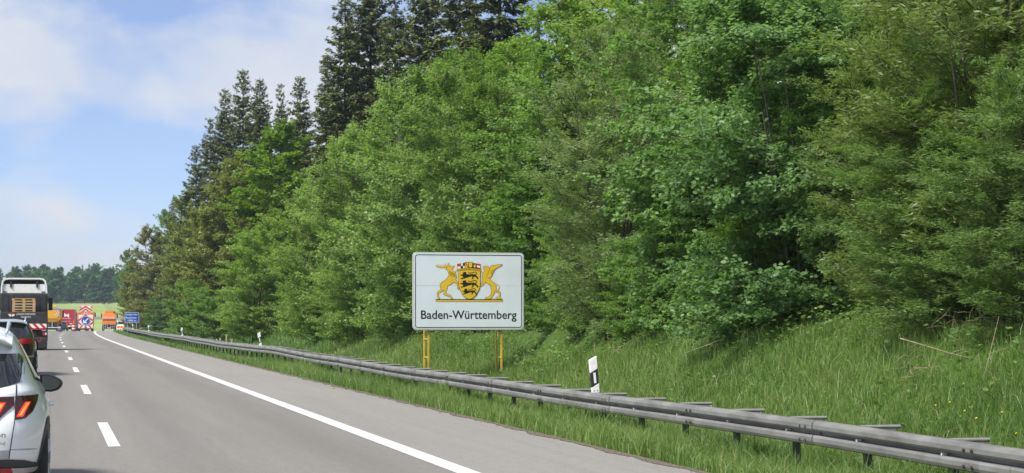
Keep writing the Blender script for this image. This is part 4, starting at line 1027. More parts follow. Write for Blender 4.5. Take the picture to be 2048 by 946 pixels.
for sgn in (1, -1):
    S.patch('side_window', [(0.92, 1.13), (2.0, 1.08), (3.05, 1.06), (2.62, 1.42), (2.2, 1.47), (1.3, 1.45)], 'glass_dark', ax='x', side=sgn)
    for yc in (0.86, 3.58):
        arc = [(yc + 0.44 * math.cos(R(t)), 0.36 + 0.44 * math.sin(R(t))) for t in range(-10, 191, 20)]
        S.patch('wheel_arch', arc, 'cladding', ax='x', side=sgn, d=0.008)
        wheel(wc, sgn * 0.80, yc, 0.36, 0.235)
    S.patch('sill_cladding', [(1.28, 0.27), (3.16, 0.27), (3.16, 0.42), (1.28, 0.42)], 'cladding', ax='x', side=sgn, d=0.009)
    hs_ = 1 if sgn == 1 else -1
    MB().tube([(sgn * 0.918, 1.28, 0.885), (sgn * 0.96, 1.31, 0.885), (sgn * 0.96, 1.46, 0.887), (sgn * 0.92, 1.5, 0.887)], [0.014, 0.017, 0.017, 0.014], 8).build('door_handle', 'paint_white', wc, smooth=True)
    # door mirror
    A = [(0.835, 1.105), (0.90, 1.112), (0.975, 1.09), (1.04, 1.05), (1.062, 1.02), (1.055, 0.985), (1.02, 0.945), (0.95, 0.925), (0.86, 0.93), (0.835, 0.96)]
    hx = lambda pts, f=1.0: [(sgn * (0.945 + (x - 0.945) * f), 1.05 + (z - 1.02) * f) for x, z in pts]
    mm = MB().prism(hx(A), 2.50, 2.62).prism(hx(A, 0.9), 2.621, 2.66).build('door_mirror', 'plastic_black', wc, bevel=0.012)
    MB().flat(hx([(x - 0.004, z) for x, z in A], 0.77), 2.494).build('mirror_glass', 'mirror_glass', mm)
    MB().tube([(sgn * 0.80, 2.58, 0.955), (sgn * 0.88, 2.57, 0.955)], [0.03, 0.025], 8).build('mirror_arm', 'plastic_black', mm)
    # roof rail
    MB().tube([(sgn * 0.545, 0.82, 1.565), (sgn * 0.56, 0.92, 1.625), (sgn * 0.56, 1.2, 1.66), (sgn * 0.55, 1.9, 1.655), (sgn * 0.53, 2.25, 1.58)], [0.012, 0.018, 0.018, 0.018, 0.012], 8).build('roof_rail', 'silver', wc, smooth=True)
# roof spoiler: curved lip over the rear window with raised ends
m = MB(); nx = 21; vs = []
for i in range(nx):
    x = -0.60 + 1.2 * i / (nx - 1); e_ = (abs(x) / 0.60) ** 4
    zt = 1.585 - 0.075 * e_ - 0.02 * (x / 0.6) ** 2; y0 = 0.44 + 0.10 * e_
    vs += [(x, y0, zt - 0.045), (x, y0 - 0.012, zt - 0.02), (x, y0 + 0.02, zt), (x, y0 + 0.42, zt + 0.055), (x, y0 + 0.42, zt - 0.10)]
fs = []
for i in range(nx - 1):
    for q in range(5): fs.append((i * 5 + q, i * 5 + (q + 1) % 5, (i + 1) * 5 + (q + 1) % 5, (i + 1) * 5 + q))
fs += [tuple(range(5)), tuple(range((nx - 1) * 5 + 4, (nx - 1) * 5 - 1, -1))]
sp_ = m.add(vs, fs).build('spoiler', 'paint_white', wc, smooth=True)
MB().prism([(0.62, 1.60), (1.0, 1.63), (0.95, 1.68), (0.80, 1.74), (0.74, 1.74)], -0.03, 0.03, 'x').build('antenna_fin', 'paint_white', wc, bevel=0.01)
MB().box(-0.26, 0.26, -0.02, 0.02, 0.50, 0.61).build('number_plate', 'stripe_white', wc)

# dark off-roader ahead
dcx = -1.33; dcy = 57.6
dc = thing('black_car', 'black off-roader with unlit red tail lamps behind the lorry cab', 'car', (dcx, dcy, 0))
LV2 = [(0.26, 0.14, 0.82, 4.35), (0.40, 0.04, 0.89, 4.46), (0.55, 0.0, 0.915, 4.5), (0.75, 0.03, 0.92, 4.5), (0.92, 0.06, 0.915, 4.42), (1.02, 0.07, 0.895, 4.15),
       (1.10, 0.09, 0.865, 3.55), (1.18, 0.14, 0.84, 3.35), (1.30, 0.24, 0.80, 3.05), (1.45, 0.36, 0.73, 2.7), (1.56, 0.46, 0.66, 2.4), (1.62, 0.56, 0.58, 2.15), (1.66, 0.72, 0.46, 2.0), (1.685, 1.0, 0.30, 1.8)]
S2 = Shell(LV2, 'paint_black', dc)
g2 = [(0.62, 1.53), (0.70, 1.14), (0.30, 1.10)]; S2.patch('rear_window', g2 + flipx(g2), 'glass_dark')
for sgn in (1, -1):
    f_ = (lambda L_: L_) if sgn == 1 else flipx
    S2.patch('tail_lamp', f_([(0.44, 1.09), (0.80, 1.12), (0.845, 1.10), (0.855, 0.95), (0.46, 0.955)]), 'lamp_red', d=0.012)
    S2.patch('bumper_chrome', f_([(0.50, 0.60), (0.86, 0.60), (0.86, 0.575), (0.50, 0.57)]), 'chrome', d=0.012)
    S2.patch('side_window', [(0.62, 1.18), (2.0, 1.13), (3.0, 1.11), (2.55, 1.46), (2.2, 1.53), (0.85, 1.50)], 'glass_dark', ax='x', side=sgn)
    for yc in (0.86, 3.55):
        arc = [(yc + 0.43 * math.cos(R(t)), 0.36 + 0.43 * math.sin(R(t))) for t in range(-10, 191, 20)]
        S2.patch('wheel_arch', arc, 'cladding', ax='x', side=sgn, d=0.008)
        wheel(dc, sgn * 0.82, yc, 0.36, 0.235)
    A = [(0.86, 1.09), (1.02, 1.08), (1.06, 1.04), (1.04, 0.96), (0.90, 0.95)]
    mm = MB().prism([(sgn * x, z + 0.06) for x, z in A], 2.5, 2.64).build('door_mirror', 'plastic_black', dc, bevel=0.015)
    MB().flat([(sgn * (0.955 + (x - 0.955) * 0.8), 1.08 + (z + 0.06 - 1.08) * 0.8) for x, z in A], 2.494).build('mirror_glass', 'mirror_glass', mm)
    MB().tube([(sgn * 0.60, 0.62, 1.60), (sgn * 0.62, 0.75, 1.68), (sgn * 0.62, 1.2, 1.715), (sgn * 0.6, 2.0, 1.70), (sgn * 0.58, 2.3, 1.62)], [0.015, 0.022, 0.022, 0.022, 0.015], 8).build('roof_rail', 'silver', dc, smooth=True)
lw = [(0.0, 0.55), (0.50, 0.56), (0.88, 0.56), (0.90, 0.36), (0.84, 0.27)]; S2.patch('bumper_cladding', lw[1:] + flipx(lw[1:]), 'cladding', d=0.01)
m = MB(); vs = []
for i in range(nx):
    x = -0.66 + 1.32 * i / (nx - 1); e_ = (abs(x) / 0.66) ** 4; zt = 1.635 - 0.07 * e_; y0 = 0.30 + 0.1 * e_
    vs += [(x, y0, zt - 0.04), (x, y0 - 0.012, zt - 0.02), (x, y0 + 0.02, zt), (x, y0 + 0.42, zt + 0.05), (x, y0 + 0.42, zt - 0.10)]
m.add(vs, fs).build('spoiler', 'silver', dc, smooth=True)  # silver colour stands in for the sky reflected on the black roof edge
MB().box(-0.26, 0.26, -0.02, 0.03, 0.78, 0.89).build('number_plate', 'stripe_white', dc)

# ------------------------------------------------------------------ lorries
def twheel(parent, x, y, r=0.5, w=0.3, rim='metal_light'): return wheel(parent, x, y, r, w, rim)
def chevrons(parent, x0, x1, z0, z1, y, n, slope, name='warning_stripe', red='stripe_red', white='stripe_white', start=0):
    """slanted stripes clipped to a rectangle"""
    w = (x1 - x0) / n; h = (z1 - z0) * slope
    out = []
    for i in range(-n, 2 * n):
        a, b = x0 + w * i, x0 + w * (i + 1)
        poly = [(a, z0), (b, z0), (b + h, z1), (a + h, z1)]
        # clip to x0..x1
        for side, lim in ((1, x0), (-1, x1)):
            res = []
            for k in range(len(poly)):
                p, q = poly[k], poly[(k + 1) % len(poly)]
                ip, iq = side * (p[0] - lim) >= 0, side * (q[0] - lim) >= 0
                if ip: res.append(p)
                if ip != iq:
                    t = (lim - p[0]) / (q[0] - p[0]); res.append((lim, p[1] + t * (q[1] - p[1])))
            poly = res
            if len(poly) < 3: break
        if len(poly) >= 3:
            out.append(MB().flat(poly, y).build(name, red if (i + start) % 2 == 0 else white, parent))
    return out

# solo tractor unit with a white roof fairing
ty_ = 104.5
tr = thing('tractor_lorry', 'black tractor lorry with white roof fairing and stacked pallets behind the cab', 'lorry', (-1.36, ty_, 0))
MB().box(-0.45, 0.45, 0.15, 5.6, 0.75, 1.05).build('chassis', 'chassis', tr, bevel=0.02)
bx_ = MB().box(-1.22, 1.22, 0.0, 1.0, 1.14, 2.05).build('rear_box', 'truck_black', tr, bevel=0.02)
cab = MB().box(-1.24, 1.24, 1.12, 3.55, 1.0, 3.05).build('cab', 'truck_black', tr, bevel=0.05)
MB().prism([(-1.17, 1.1), (1.17, 1.1), (1.17, 2.95), (-1.17, 2.95)], 1.10, 1.118).build('back_panel', 'truck_black', cab)
for i in range(9): MB().box(-1.1 + i * 0.275 - 0.012, -1.1 + i * 0.275 + 0.012, 1.085, 1.10, 2.1, 2.9).build('panel_rib', 'truck_black', cab)
outer = [(-1.22, 3.06), (-1.20, 3.45), (-1.14, 3.74), (-1.02, 3.86), (-0.8, 3.89), (0.8, 3.89), (1.02, 3.86), (1.14, 3.74), (1.20, 3.45), (1.22, 3.06)]
inner = [(1.13, 3.06), (1.12, 3.44), (1.06, 3.69), (0.98, 3.78), (0.78, 3.81), (-0.78, 3.81), (-0.98, 3.78), (-1.06, 3.69), (-1.12, 3.44), (-1.13, 3.06)]
fa = MB(); n_ = len(outer)
for yv in (1.12, 3.3):
    for p in outer: fa.v.append((p[0] * (1 if yv < 2 else 0.9), yv, p[1] if yv < 2 else 3.06 + (p[1] - 3.06) * 0.75))
    for p in inner[::-1]: fa.v.append((p[0] * (1 if yv < 2 else 0.9), yv, p[1] if yv < 2 else 3.06 + (p[1] - 3.06) * 0.75))
for i in range(n_ - 1):
    fa.f += [(i, i + 1, i + 1 + n_, i + n_), (i, i + 2 * n_, i + 1 + 2 * n_, i + 1), (i + n_, i + n_ + 1, i + 3 * n_ + 1, i + 3 * n_)]
fr_ = fa.build('roof_fairing', 'paint_white_dull', tr)
MB().prism([(-1.12, 3.06), (1.12, 3.06), (1.10, 3.55), (-1.10, 3.55)], 1.2, 1.25).build('fairing_panel', 'paint_white_dull', fr_, bevel=0.02)
MB().prism([(-1.12, 3.0), (1.12, 3.0), (1.02, 3.75), (-1.02, 3.75)], 2.6, 2.62).build('fairing_back', 'truck_black', fr_)
for x in (-0.68, 0.68): MB().box(x - 0.05, x + 0.05, 1.14, 1.2, 3.38, 3.74).build('bracket', 'plastic_black', fr_)
for x in (-1.02, 1.02): MB().box(x - 0.11, x + 0.11, 1.15, 1.2, 3.12, 3.16).build('grab_handle', 'plastic_black', fr_)
for i in range(5):
    z0 = 2.052 + i * 0.146; jx = rr.uniform(-0.015, 0.015)
    wm = 'pallet_wood_grey' if i == 2 else 'pallet_wood'
    pt = thing('wooden_pallet', ['bottom', 'second lowest', 'greyish middle', 'second highest', 'topmost'][i] + ' wooden pallet of the stack behind the lorry cab', 'pallet', (-1.36 + jx, ty_ + 0.12, z0), 0, 'pallets stacked on the lorry')
    for y0 in (0, 0.35, 0.70):
        MB().box(-0.6, 0.6, y0, y0 + 0.1, 0.0, 0.022).build('bottom_board', wm, pt)
        for x0 in (-0.6, -0.07, 0.46): MB().box(x0, x0 + 0.14, y0 + 0.001, y0 + 0.099, 0.022, 0.10).build('block', wm, pt)
        MB().box(-0.6, 0.6, y0 + 0.0005, y0 + 0.0995, 0.10, 0.121).build('stringer_board', wm, pt)
    for q in range(5): MB().box(-0.6, 0.6, q * 0.165 + 0.001, q * 0.165 + 0.14, 0.1212, 0.143).build('top_board', wm, pt)
text('JÜRGEN EHRMANN', 'stripe_white', bx_, -0.38, 0.60, 1.86, 2.0, -0.004)
text('TRANSPORTE', 'stripe_white', bx_, -0.15, 0.37, 1.74, 1.82, -0.004)
for pts, mt in (([(-0.80, 1.98), (-0.44, 1.98), (-0.5, 1.93), (-0.86, 1.93)], 'stripe_red'), ([(-0.80, 1.92), (-0.66, 1.92), (-0.66, 1.78), (-0.70, 1.81), (-0.76, 1.86)], 'stripe_white'), ([(-0.62, 1.92), (-0.44, 1.92), (-0.52, 1.82), (-0.62, 1.82)], 'stripe_white')):
    MB().flat(pts, -0.004).build('emblem', mt, bx_)
for a in (0.30, -1.18): chevrons(bx_, a, a + 0.88, 1.18, 1.42, -0.004, 5, -0.9)
MB().box(-1.2, 1.2, -0.02, 0.06, 1.10, 1.138).build('marker_strip', 'stripe_red', bx_)
bp_ = MB().box(-1.22, 1.22, 0.05, 0.22, 0.50, 0.72).build('rear_bumper', 'chassis', tr, bevel=0.02)
MB().box(-1.23, 1.23, 0.06, 0.16, 0.76, 1.02).build('lamp_carrier', 'chassis', tr, bevel=0.02)
for sgn in (1, -1):
    MB().prism([(sgn * 0.62, 0.80), (sgn * 0.98, 0.80), (sgn * 0.98, 0.97), (sgn * 0.62, 0.97)], 0.02, 0.06).build('tail_lamp', 'glass_dark', tr)
    MB().prism([(sgn * 0.985, 0.80), (sgn * 1.10, 0.80), (sgn * 1.10, 0.97), (sgn * 0.985, 0.97)], 0.02, 0.06).build('tail_lamp', 'lamp_red', tr)
    MB().prism([(sgn * 1.105, 0.82), (sgn * 1.19, 0.82), (sgn * 1.19, 0.95), (sgn * 1.105, 0.95)], 0.02, 0.06).build('tail_lamp', 'lamp_clear', tr)
    mu = MB()
    for i in range(9):
        a0, a1 = R(10 + 20 * i), R(10 + 20 * (i + 1)) if i < 8 else R(180)
        c = lambda a: (0.95 + 0.58 * math.cos(a), 0.5 + 0.58 * math.sin(a))
        (ya, za), (yb, zb) = c(a0), c(a1); xi, xo = sorted((sgn * 0.68, sgn * 1.24))
        mu.add([(xi, ya, za), (xo, ya, za), (xo, yb, zb), (xi, yb, zb)], [(0, 1, 2, 3)])
    mu.build('mudguard', 'chassis', tr)
    for x in (0.62, 0.93): twheel(tr, sgn * x, 0.95)
    twheel(tr, sgn * 1.05, 4.6 - 0.2)
    mr = MB().box(min(sgn * 1.27, sgn * 1.50), max(sgn * 1.27, sgn * 1.50), 3.2, 3.38, 2.15, 2.85).build('door_mirror', 'plastic_black', tr, bevel=0.05)
    MB().cyl((sgn * 1.2, 3.3, 2.75), (sgn * 1.36, 3.3, 2.75), 0.03, n=8).build('mirror_arm', 'plastic_black', mr)
    MB().box(min(sgn * 0.75, sgn * 1.2), max(sgn * 0.75, sgn * 1.2), 0.03, 0.05, 0.12, 0.5).build('mudflap', 'plastic_black', tr)
MB().box(0.93, 1.16, 0.035, 0.058, 1.03, 1.10).build('number_plate', 'stripe_white', tr)
MB().cyl((0.78, 0.028, 0.60), (0.78, 0.05, 0.60), 0.13, n=20).build('warning_disc', 'crest_red', tr)
MB().box(-1.1, 1.1, 3.4, 3.556, 0.35, 1.0).build('front_bumper', 'chassis', tr, bevel=0.03)

def vloc(s, Y): return (s + float(off(Y)), Y, float(zr(Y)))
# yellow tipper
Yt = 268
yt = thing('tipper_lorry', 'yellow tipper lorry with grey tarpaulin and striped corner ahead of the black lorry', 'lorry', vloc(-1.25, Yt), heading(Yt))
MB().box(-0.5, 0.5, 0.1, 7.5, 0.75, 1.05).build('chassis', 'chassis', yt)
body = [(-1.18, 3.0), (-1.18, 1.75), (-0.95, 1.36), (0.72, 1.36), (1.02, 1.62), (1.18, 2.0), (1.18, 3.0)]
tb = MB().prism(body, 0.1, 5.2).build('tipper_body', 'truck_yellow', yt, bevel=0.04)
MB().prism([(-1.0, 2.95), (-1.0, 1.85), (0.62, 1.85), (1.0, 2.25), (1.0, 2.95)], 0.02, 0.098).build('tailgate', 'truck_yellow', tb, bevel=0.02)
MB().box(-0.95, 0.95, 0.0, 0.1, 1.72, 1.78).build('tailgate_rib', 'truck_yellow', tb)
MB().prism([(-1.27, 2.98), (1.27, 2.98), (1.05, 3.22), (0.5, 3.34), (-0.5, 3.34), (-1.05, 3.22)], 0.0, 5.3).build('tarpaulin', 'tarp_grey', yt, bevel=0.03)
chevrons(tb, 0.42, 0.95, 2.15, 2.85, 0.012, 4, 0.55)
MB().box(-1.15, 1.15, 5.4, 7.4, 0.9, 3.1).build('cab', 'truck_yellow', yt, bevel=0.08)
MB().prism([(-0.5, 3.1), (0.5, 3.1), (0.42, 3.62), (-0.42, 3.62)], 5.5, 6.8).build('cab_roof_box', 'truck_yellow', yt, bevel=0.05)
MB().box(1.25, 1.45, 6.5, 6.6, 2.0, 2.9).build('door_mirror', 'plastic_black', yt, bevel=0.03)
MB().box(-1.45, -1.25, 6.5, 6.6, 2.0, 2.9).build('door_mirror', 'plastic_black', yt, bevel=0.03)
MB().box(-1.1, 1.1, 0.0, 0.12, 0.52, 0.62).build('underrun_bar', 'paint_white_dull', yt)
MB().box(-0.06, 0.06, 0.0, 0.1, 0.62, 1.36).build('hitch', 'metal_light', yt)
MB().box(-1.15, 1.15, 0.10, 0.16, 0.98, 1.26).build('lamp_carrier', 'chassis', yt)
MB().box(0.55, 1.05, 0.06, 0.1, 1.02, 1.16).build('tail_lamp', 'lamp_red', yt); MB().box(-1.05, -0.55, 0.06, 0.1, 1.02, 1.16).build('tail_lamp', 'lamp_red', yt)
for sgn in (1, -1):
    for y_ in (0.9, 2.2, 6.3): twheel(yt, sgn * 1.0, y_)
    MB().box(min(sgn * .7, sgn * 1.15), max(sgn * .7, sgn * 1.15), 0.2, 0.22, 0.15, 0.75).build('mudflap', 'tarp_grey', yt)

# red box trailer
Yb = 362
rb = thing('red_lorry', 'red box lorry with a white angular emblem on its rear doors', 'lorry', vloc(-1.95, Yb), heading(Yb))
bb_ = MB().box(-1.27, 1.27, 0, 12.5, 1.12, 4.0).build('box_body', 'truck_red', rb, bevel=0.03)
ef = lambda x, z: ((x - 728) * 2.54 / 370, 4.0 - (z - 250) * 2.9 / 440)
MB().flat([ef(*p) for p in [(655,350),(720,405),(785,372),(785,487),(720,440),(655,465)]], -0.006).build('emblem', 'stripe_white', bb_)
text('NOERPEL', 'stripe_white', bb_, -0.75, 0.75, 2.24, 2.40, -0.006)
text('www.noerpel.de', 'stripe_white', bb_, -0.8, 0.75, 1.72, 1.84, -0.006)
MB().box(-0.0, 0.006, -0.004, 0.0, 1.15, 3.95).build('door_gap', 'seam', bb_)
MB().cyl((-0.92, -0.006, 1.4), (-0.92, 0.0, 1.4), 0.16, n=20).build('emblem_disc', 'stripe_white', bb_)
text('N', 'stripe_white', bb_, -1.12, -0.75, 3.78, 3.9, -0.006)
MB().box(0.5, 0.92, -0.005, 0.0, 1.26, 1.4).build('sticker', 'stripe_white', bb_)
MB().box(-1.2, 1.2, 0.0, 0.1, 0.72, 1.02).build('lamp_carrier', 'metal_light', rb)
for sgn in (1, -1):
    MB().box(min(sgn * .75, sgn * 1.18), max(sgn * .75, sgn * 1.18), -0.03, 0.0, 0.78, 0.98).build('tail_lamp', 'lamp_amber', rb)
    for y_ in (2.0, 3.3, 4.6, 13.2): twheel(rb, sgn * 1.02, y_)
MB().box(-0.6, 0.6, -0.03, 0.0, 0.78, 0.96).build('number_plate', 'stripe_white', rb)
MB().box(-1.2, 1.2, 12.7, 14.8, 0.9, 3.5).build('cab', 'truck_red', rb, bevel=0.08)
MB().box(-0.5, 0.5, 0.1, 14, 0.8, 1.1).build('chassis', 'chassis', rb)
# blue lorry beyond it
Yc = 396
bl = thing('blue_lorry', 'dark blue box lorry half hidden behind the red one', 'lorry', vloc(-0.62, Yc), heading(Yc))
MB().box(-1.27, 1.27, 0, 10, 1.1, 3.85).build('box_body', 'truck_blue', bl, bevel=0.03)
MB().box(-1.28, 1.28, -0.03, 0.05, 3.70, 3.87).build('door_frame', 'metal_light', bl); MB().box(1.20, 1.285, -0.03, 0.05, 1.1, 3.70).build('door_frame', 'metal_light', bl)
MB().box(-1.2, 1.2, 0, 0.1, 0.6, 1.0).build('lamp_carrier', 'chassis', bl); MB().box(-1.2, 1.2, 10.2, 12.2, 0.9, 3.3).build('cab', 'truck_blue', bl, bevel=0.08)
for sgn in (1, -1):
    for y_ in (1.6, 2.9, 11.0): twheel(bl, sgn * 1.02, y_)
# dark hatchback between the tipper and the red lorry
Yh = 300
hb = thing('dark_hatchback', 'small dark blue hatchback between the yellow tipper and the red lorry', 'car', vloc(-0.75, Yh), heading(Yh))
mk('paint_navy', (0.02, 0.026, 0.04), 0.25, var=0.05, coat=1.0)
S3 = Shell([(a, b, c * 0.94, d * 0.92) for a, b, c, d in [(z * 0.9, y_, w_, f2) for z, y_, w_, f2 in LV2]], 'paint_navy', hb, N=60)
q = [(0.55, 1.36), (0.62, 1.05)]; S3.patch('rear_window', q + flipx(q), 'glass_dark')
for sgn in (1, -1):
    f_ = (lambda L_: L_) if sgn == 1 else flipx
    S3.patch('tail_lamp', f_([(0.5, 0.98), (0.80, 0.98), (0.80, 0.82), (0.5, 0.84)]), 'lamp_red', d=0.012)
    for y_ in (0.8, 3.2): wheel(hb, sgn * 0.76, y_, 0.32, 0.2)

# arrow board lorry of the road crew
Ys = 305
aw = thing('arrow_board_lorry', 'orange road works lorry carrying a striped board with blue arrow disc', 'lorry', vloc(2.75, Ys), heading(Ys))
zf = lambda x, z: ((x - 420) * 2.45 / 460, 0.12 + (862 - z) * 3.95 / 705)
MB().box(-1.2, 1.2, 0.5, 6.0, 0.9, 1.5).build('chassis', 'chassis', aw)
MB().box(-1.2, 1.2, 3.2, 5.6, 0.9, 2.9).build('cab', 'truck_orange', aw, bevel=0.08)
MB().box(-1.15, 1.15, 0.4, 3.0, 1.2, 2.2).build('load_bed', 'truck_orange', aw, bevel=0.03)
bd = MB().prism([zf(*p) for p in [(195, 812), (640, 812), (640, 560), (660, 480), (650, 380), (560, 300), (630, 160), (235, 160), (275, 300), (205, 370), (190, 480), (205, 560)]], 0.10, 0.20).build('board', 'truck_orange', aw)
def vee(xa, xb, za, zb, w, red):
    for sgn in (-1, 1):
        cx = 420; L_ = [zf(cx + sgn * xa, za), zf(cx + sgn * xb, zb), zf(cx + sgn * xb, zb + w), zf(cx + sgn * xa, za + w)]
        MB().flat(L_, 0.085 if red else 0.092).build('warning_stripe', 'stripe_red' if red else 'stripe_white', bd)
MB().flat([zf(*p) for p in [(215, 805), (625, 805), (625, 430), (215, 430)]], 0.095).build('lower_panel', 'stripe_white', bd)
MB().flat([zf(*p) for p in [(245, 400), (600, 400), (600, 168), (245, 168)]], 0.095).build('upper_panel', 'stripe_white', bd)
vee(0, 205, 420, 560, 55, True); vee(0, 205, 720, 800, 1, True); vee(0, 178, 150 + 25, 290, 48, True); vee(0, 178, 250, 375, 45, True)
for sgn in (-1, 1):
    MB().flat([zf(420 + sgn * a, b) for a, b in [(110, 700), (205, 615), (205, 670), (140, 730)]], 0.086).build('warning_stripe', 'stripe_red', bd)
    MB().flat([zf(420 + sgn * a, b) for a, b in [(60, 715), (105, 715), (185, 800), (130, 800)]], 0.086).build('warning_stripe', 'stripe_red', bd)
    MB().box(sgn * 0.84 - 0.1, sgn * 0.84 + 0.1, 0.02, 0.09, 3.62, 3.95).build('flash_lamp', 'lamp_amber', bd)
    MB().box(sgn * 1.22 - 0.09, sgn * 1.22 + 0.09, 0.3, 0.4, 1.7, 2.9).build('side_arm', 'truck_orange', aw)
    for y_ in (1.2, 4.6): twheel(aw, sgn * 1.0, y_)
    MB().box(sgn * 1.42 - 0.1, sgn * 1.42 + 0.1, 3.6, 3.7, 2.2, 2.9).build('door_mirror', 'plastic_black', aw)
MB().flat([zf(*p) for p in [(420, 720), (375, 800), (465, 800)]], 0.084).build('warning_stripe', 'stripe_red', bd)
MB().flat([zf(*p) for p in [(255, 392), (595, 392), (560, 330), (290, 330)]], 0.083).build('lamp_bar', 'truck_orange', bd)
wt = MB().flat([zf(*p) for p in [(425, 295), (480, 392), (368, 392)]], 0.079).build('works_triangle', 'stripe_white', bd)
MB().flat([zf(*p) for p in [(425, 330), (450, 380), (400, 380)]], 0.076).build('works_symbol', 'sign_black', wt)
dc_ = zf(422, 592); rd_ = 0.69
dk = MB().cyl((dc_[0], 0.04, dc_[1]), (dc_[0], 0.075, dc_[1]), rd_, n=40).build('arrow_disc', 'stripe_white', bd)
MB().cyl((dc_[0], 0.034, dc_[1]), (dc_[0], 0.045, dc_[1]), rd_ * 0.94, n=40).build('blue_disc', 'sign_blue', dk)
MB().flat([zf(*p) for p in [(485, 522), (505, 540), (405, 640), (455, 640), (452, 668), (348, 668), (348, 568), (375, 572), (378, 622)]], 0.028).build('arrow', 'stripe_white', dk)
MB().box(-1.1, 1.1, 0.2, 0.5, 0.35, 0.62).build('rear_bumper', 'chassis', aw); MB().box(-0.55, 0.55, 0.17, 0.199, 0.40, 0.5).build('number_plate', 'stripe_white', aw)

# orange works lorry on the shoulder
Yo = 335
ow = thing('orange_works_lorry', 'orange road works lorry with steel frame at its rear, on the hard shoulder', 'lorry', vloc(6.1, Yo), heading(Yo))
MB().box(-1.1, 1.1, 0.3, 6.5, 0.8, 1.1).build('chassis', 'chassis', ow)
hp = MB().prism([(0.1, 2.0), (0.35, 3.0), (3.6, 3.0), (3.8, 1.2), (0.15, 1.2)], -1.12, 1.12, 'x').build('hopper', 'truck_orange', ow, bevel=0.04)
MB().box(-1.18, 1.18, 0.0, 0.2, 1.12, 1.72).build('lower_panel', 'truck_orange', ow, bevel=0.03)
MB().box(-1.1, 1.1, 0.06, 0.16, 1.74, 1.80).build('shadow_gap', 'chassis', ow)
lb = MB().box(-1.1, 1.1, -0.02, 0.12, 2.02, 2.42).build('light_panel', 'truck_orange', ow)
chevrons(lb, -1.06, 0.0, 2.06, 2.38, -0.026, 10, 1.0); chevrons(lb, 0.0, 1.06, 2.06, 2.38, -0.026, 10, -1.0)
MB().box(-0.72, 0.72, 0.5, 1.6, 3.02, 3.38).build('engine_cover', 'truck_orange', ow, bevel=0.04)
MB().box(-0.6, 0.62, 0.5, 1.6, 3.385, 3.44).build('cover_lid', 'metal_light', ow)
MB().cyl((0.86, 0.6, 3.12), (0.86, 1.2, 3.12), 0.24, n=16).build('air_filter', 'plastic_black', ow)
MB().box(-1.15, 1.15, 4.2, 6.3, 0.9, 3.1).build('cab', 'truck_orange', ow, bevel=0.08)
for sgn in (1, -1):
    MB().box(sgn * 1.36 - 0.1, sgn * 1.36 + 0.1, 5.2, 5.3, 2.3, 3.0).build('door_mirror', 'plastic_black', ow)
    MB().cyl((sgn * 0.55, 0.9, 3.38), (sgn * 0.55, 0.9, 3.58), 0.06, n=10).build('beacon', 'lamp_amber', ow)
    for y_ in (1.4, 5.2): twheel(ow, sgn * 1.0, y_)
    fm = MB()
    for x in (0.25, 0.62, 0.98): fm.box(sgn * x - 0.03, sgn * x + 0.03, -0.05, 0.0, 0.22, 1.1)
    for z in (0.26, 0.66, 1.04): fm.box(min(sgn * .2, sgn * 1.03), max(sgn * .2, sgn * 1.03), -0.052, -0.001, z, z + 0.06)
    fm.build('steel_frame', 'metal_light', ow)
MB().box(-0.26, 0.26, -0.06, -0.03, 0.42, 0.54).build('number_plate', 'stripe_white', ow)
MB().box(1.19, 1.45, 0.4, 1.2, 0.95, 1.5).build('side_tank', 'post_yellow', ow)

for v_, L_ in ((yt, 7), (rb, 14), (bl, 11.5), (aw, 5.8), (ow, 6.2)):
    MB().box(-0.78, 0.78, 0.35, L_, 0.28, 0.79).build('underbody', 'chassis', v_)
    for sg2 in (-1, 1): MB().box(sg2 * 0.98 - 0.2, sg2 * 0.98 + 0.2, 0.24, 0.28, 0.08, 0.8).build('mudflap', 'plastic_black', v_)
# crew van beyond the rail end, traffic cylinder and cones
Yv = 360
vx = at(243, 352)
wv_ = thing('works_van', 'white works van with orange beacon and yellow stripes beyond the rail end', 'van', (vx[0], vx[1], float(zr(vx[1])) - 0.1), heading(Yv) + R(-25))
vb = MB().prism([(0, 0.4), (0, 1.9), (0.3, 2.05), (2.9, 2.05), (3.6, 1.25), (4.5, 1.1), (4.55, 0.4)], -0.95, 0.95, 'x').build('body', 'paint_white_dull', wv_, bevel=0.06)
chevrons(vb, -0.9, 0.9, 0.6, 1.0, -0.006, 6, 0.8, red='stripe_red', white='truck_yellow')
MB().box(-0.7, 0.7, -0.01, 0.0, 1.3, 1.8).build('rear_window', 'glass_dark', vb)
MB().box(-0.5, 0.5, 0.4, 0.7, 2.05, 2.25).build('beacon_bar', 'lamp_amber', vb)
for sgn in (1, -1):
    for y_ in (0.8, 3.6): wheel(wv_, sgn * 0.84, y_, 0.33, 0.22)
def traffic_post(s, Y, label):
    t = thing('traffic_cylinder', label, 'traffic post', vloc(s, Y))
    MB().box(-0.34, 0.34, -0.34, 0.34, 0.0, 0.1).build('foot', 'plastic_black', t)
    for i in range(5): MB().cyl((0, 0, 0.1 + i * 0.2), (0, 0, 0.3 + i * 0.2), 0.28, n=20, caps=(i in (0, 4))).build('band', 'stripe_red' if i % 2 == 0 else 'stripe_white', t)
    MB().cyl((0, 0, 1.1), (0, 0, 1.62), 0.11, 0.09, n=12).build('lamp', 'truck_orange', t)
traffic_post(1.03, 301, 'red and white banded traffic post left of the arrow board lorry')
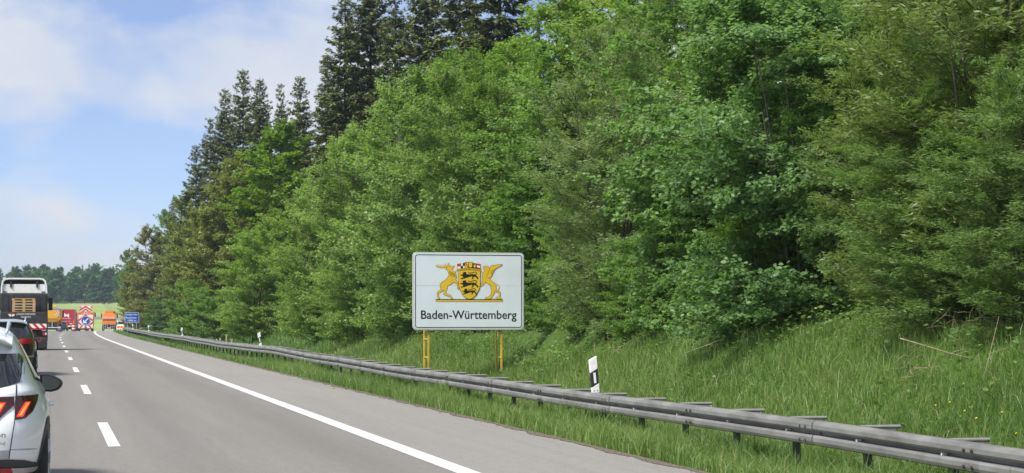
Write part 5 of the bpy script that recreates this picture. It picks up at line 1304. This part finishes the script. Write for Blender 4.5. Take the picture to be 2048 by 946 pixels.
for i, (s, Y) in enumerate(((7.6, 322), (7.9, 330))):
    t = thing('traffic_cone', ['orange traffic cone near the rail end', 'orange traffic cone behind the first one, at the rail end'][i], 'cone', (s + float(off(Y)), Y, gz(s + float(off(Y)), Y)))
    MB().box(-0.2, 0.2, -0.2, 0.2, 0, 0.04).build('foot', 'truck_orange', t)
    MB().cyl((0, 0, 0.04), (0, 0, 0.3), 0.15, 0.10, n=14).build('cone_body', 'truck_orange', t); MB().cyl((0, 0, 0.3), (0, 0, 0.5), 0.10, 0.07, n=14).build('band', 'stripe_white', t); MB().cyl((0, 0, 0.5), (0, 0, 0.75), 0.07, 0.025, n=14).build('cone_tip', 'truck_orange', t)

# grey barrier along the road crossing the meadow, light pole
wx = [-60, 60]; Yw = 545
zb_ = gz(0, Yw)
br = thing('road_barrier', 'long grey barrier wall of the road crossing the meadow', 'barrier', (0, Yw, zb_))
for i in range(24):
    MB().prism([(-0.3, -0.3), (0.3, -0.3), (0.12, 0.4), (0.1, 1.0), (-0.1, 1.0), (-0.12, 0.4)], -72 + i * 6, -72 + i * 6 + 5.97, 'x').build('barrier_block', 'concrete', br)
lx_, ly_ = at(213, 480)
lp = thing('lamp_pole', 'slender grey pole with short cross arm in the bright meadow', 'pole', (lx_, ly_, gz(lx_, ly_)))
hp_ = HC + 30 * 480 / F - gz(lx_, ly_)
MB().cyl((0, 0, -0.3), (0, 0, hp_), 0.09, 0.05, n=10).build('pole', 'metal_light', lp)
MB().box(-0.35, 0.35, -0.05, 0.05, hp_, hp_ + 0.1).build('cross_arm', 'metal_light', lp)

# ------------------------------------------------------------------ air
hz = bpy.data.materials.new('haze'); hz.use_nodes = True
hn = hz.node_tree.nodes; hn.clear()
ho = hn.new('ShaderNodeOutputMaterial'); hv_ = hn.new('ShaderNodeVolumePrincipled')
hv_.inputs['Color'].default_value = (0.72, 0.85, 1.0, 1); hv_.inputs['Density'].default_value = 0.00022; hv_.inputs['Anisotropy'].default_value = 0.3
hz.node_tree.links.new(hv_.outputs[0], ho.inputs['Volume']); MATS['haze'] = hz
tag(MB().box(-1700, 1700, -700, 3800, -6, 60).build('haze', 'haze'), 'thin bluish air over the road and the far wood', 'haze', kind='stuff')
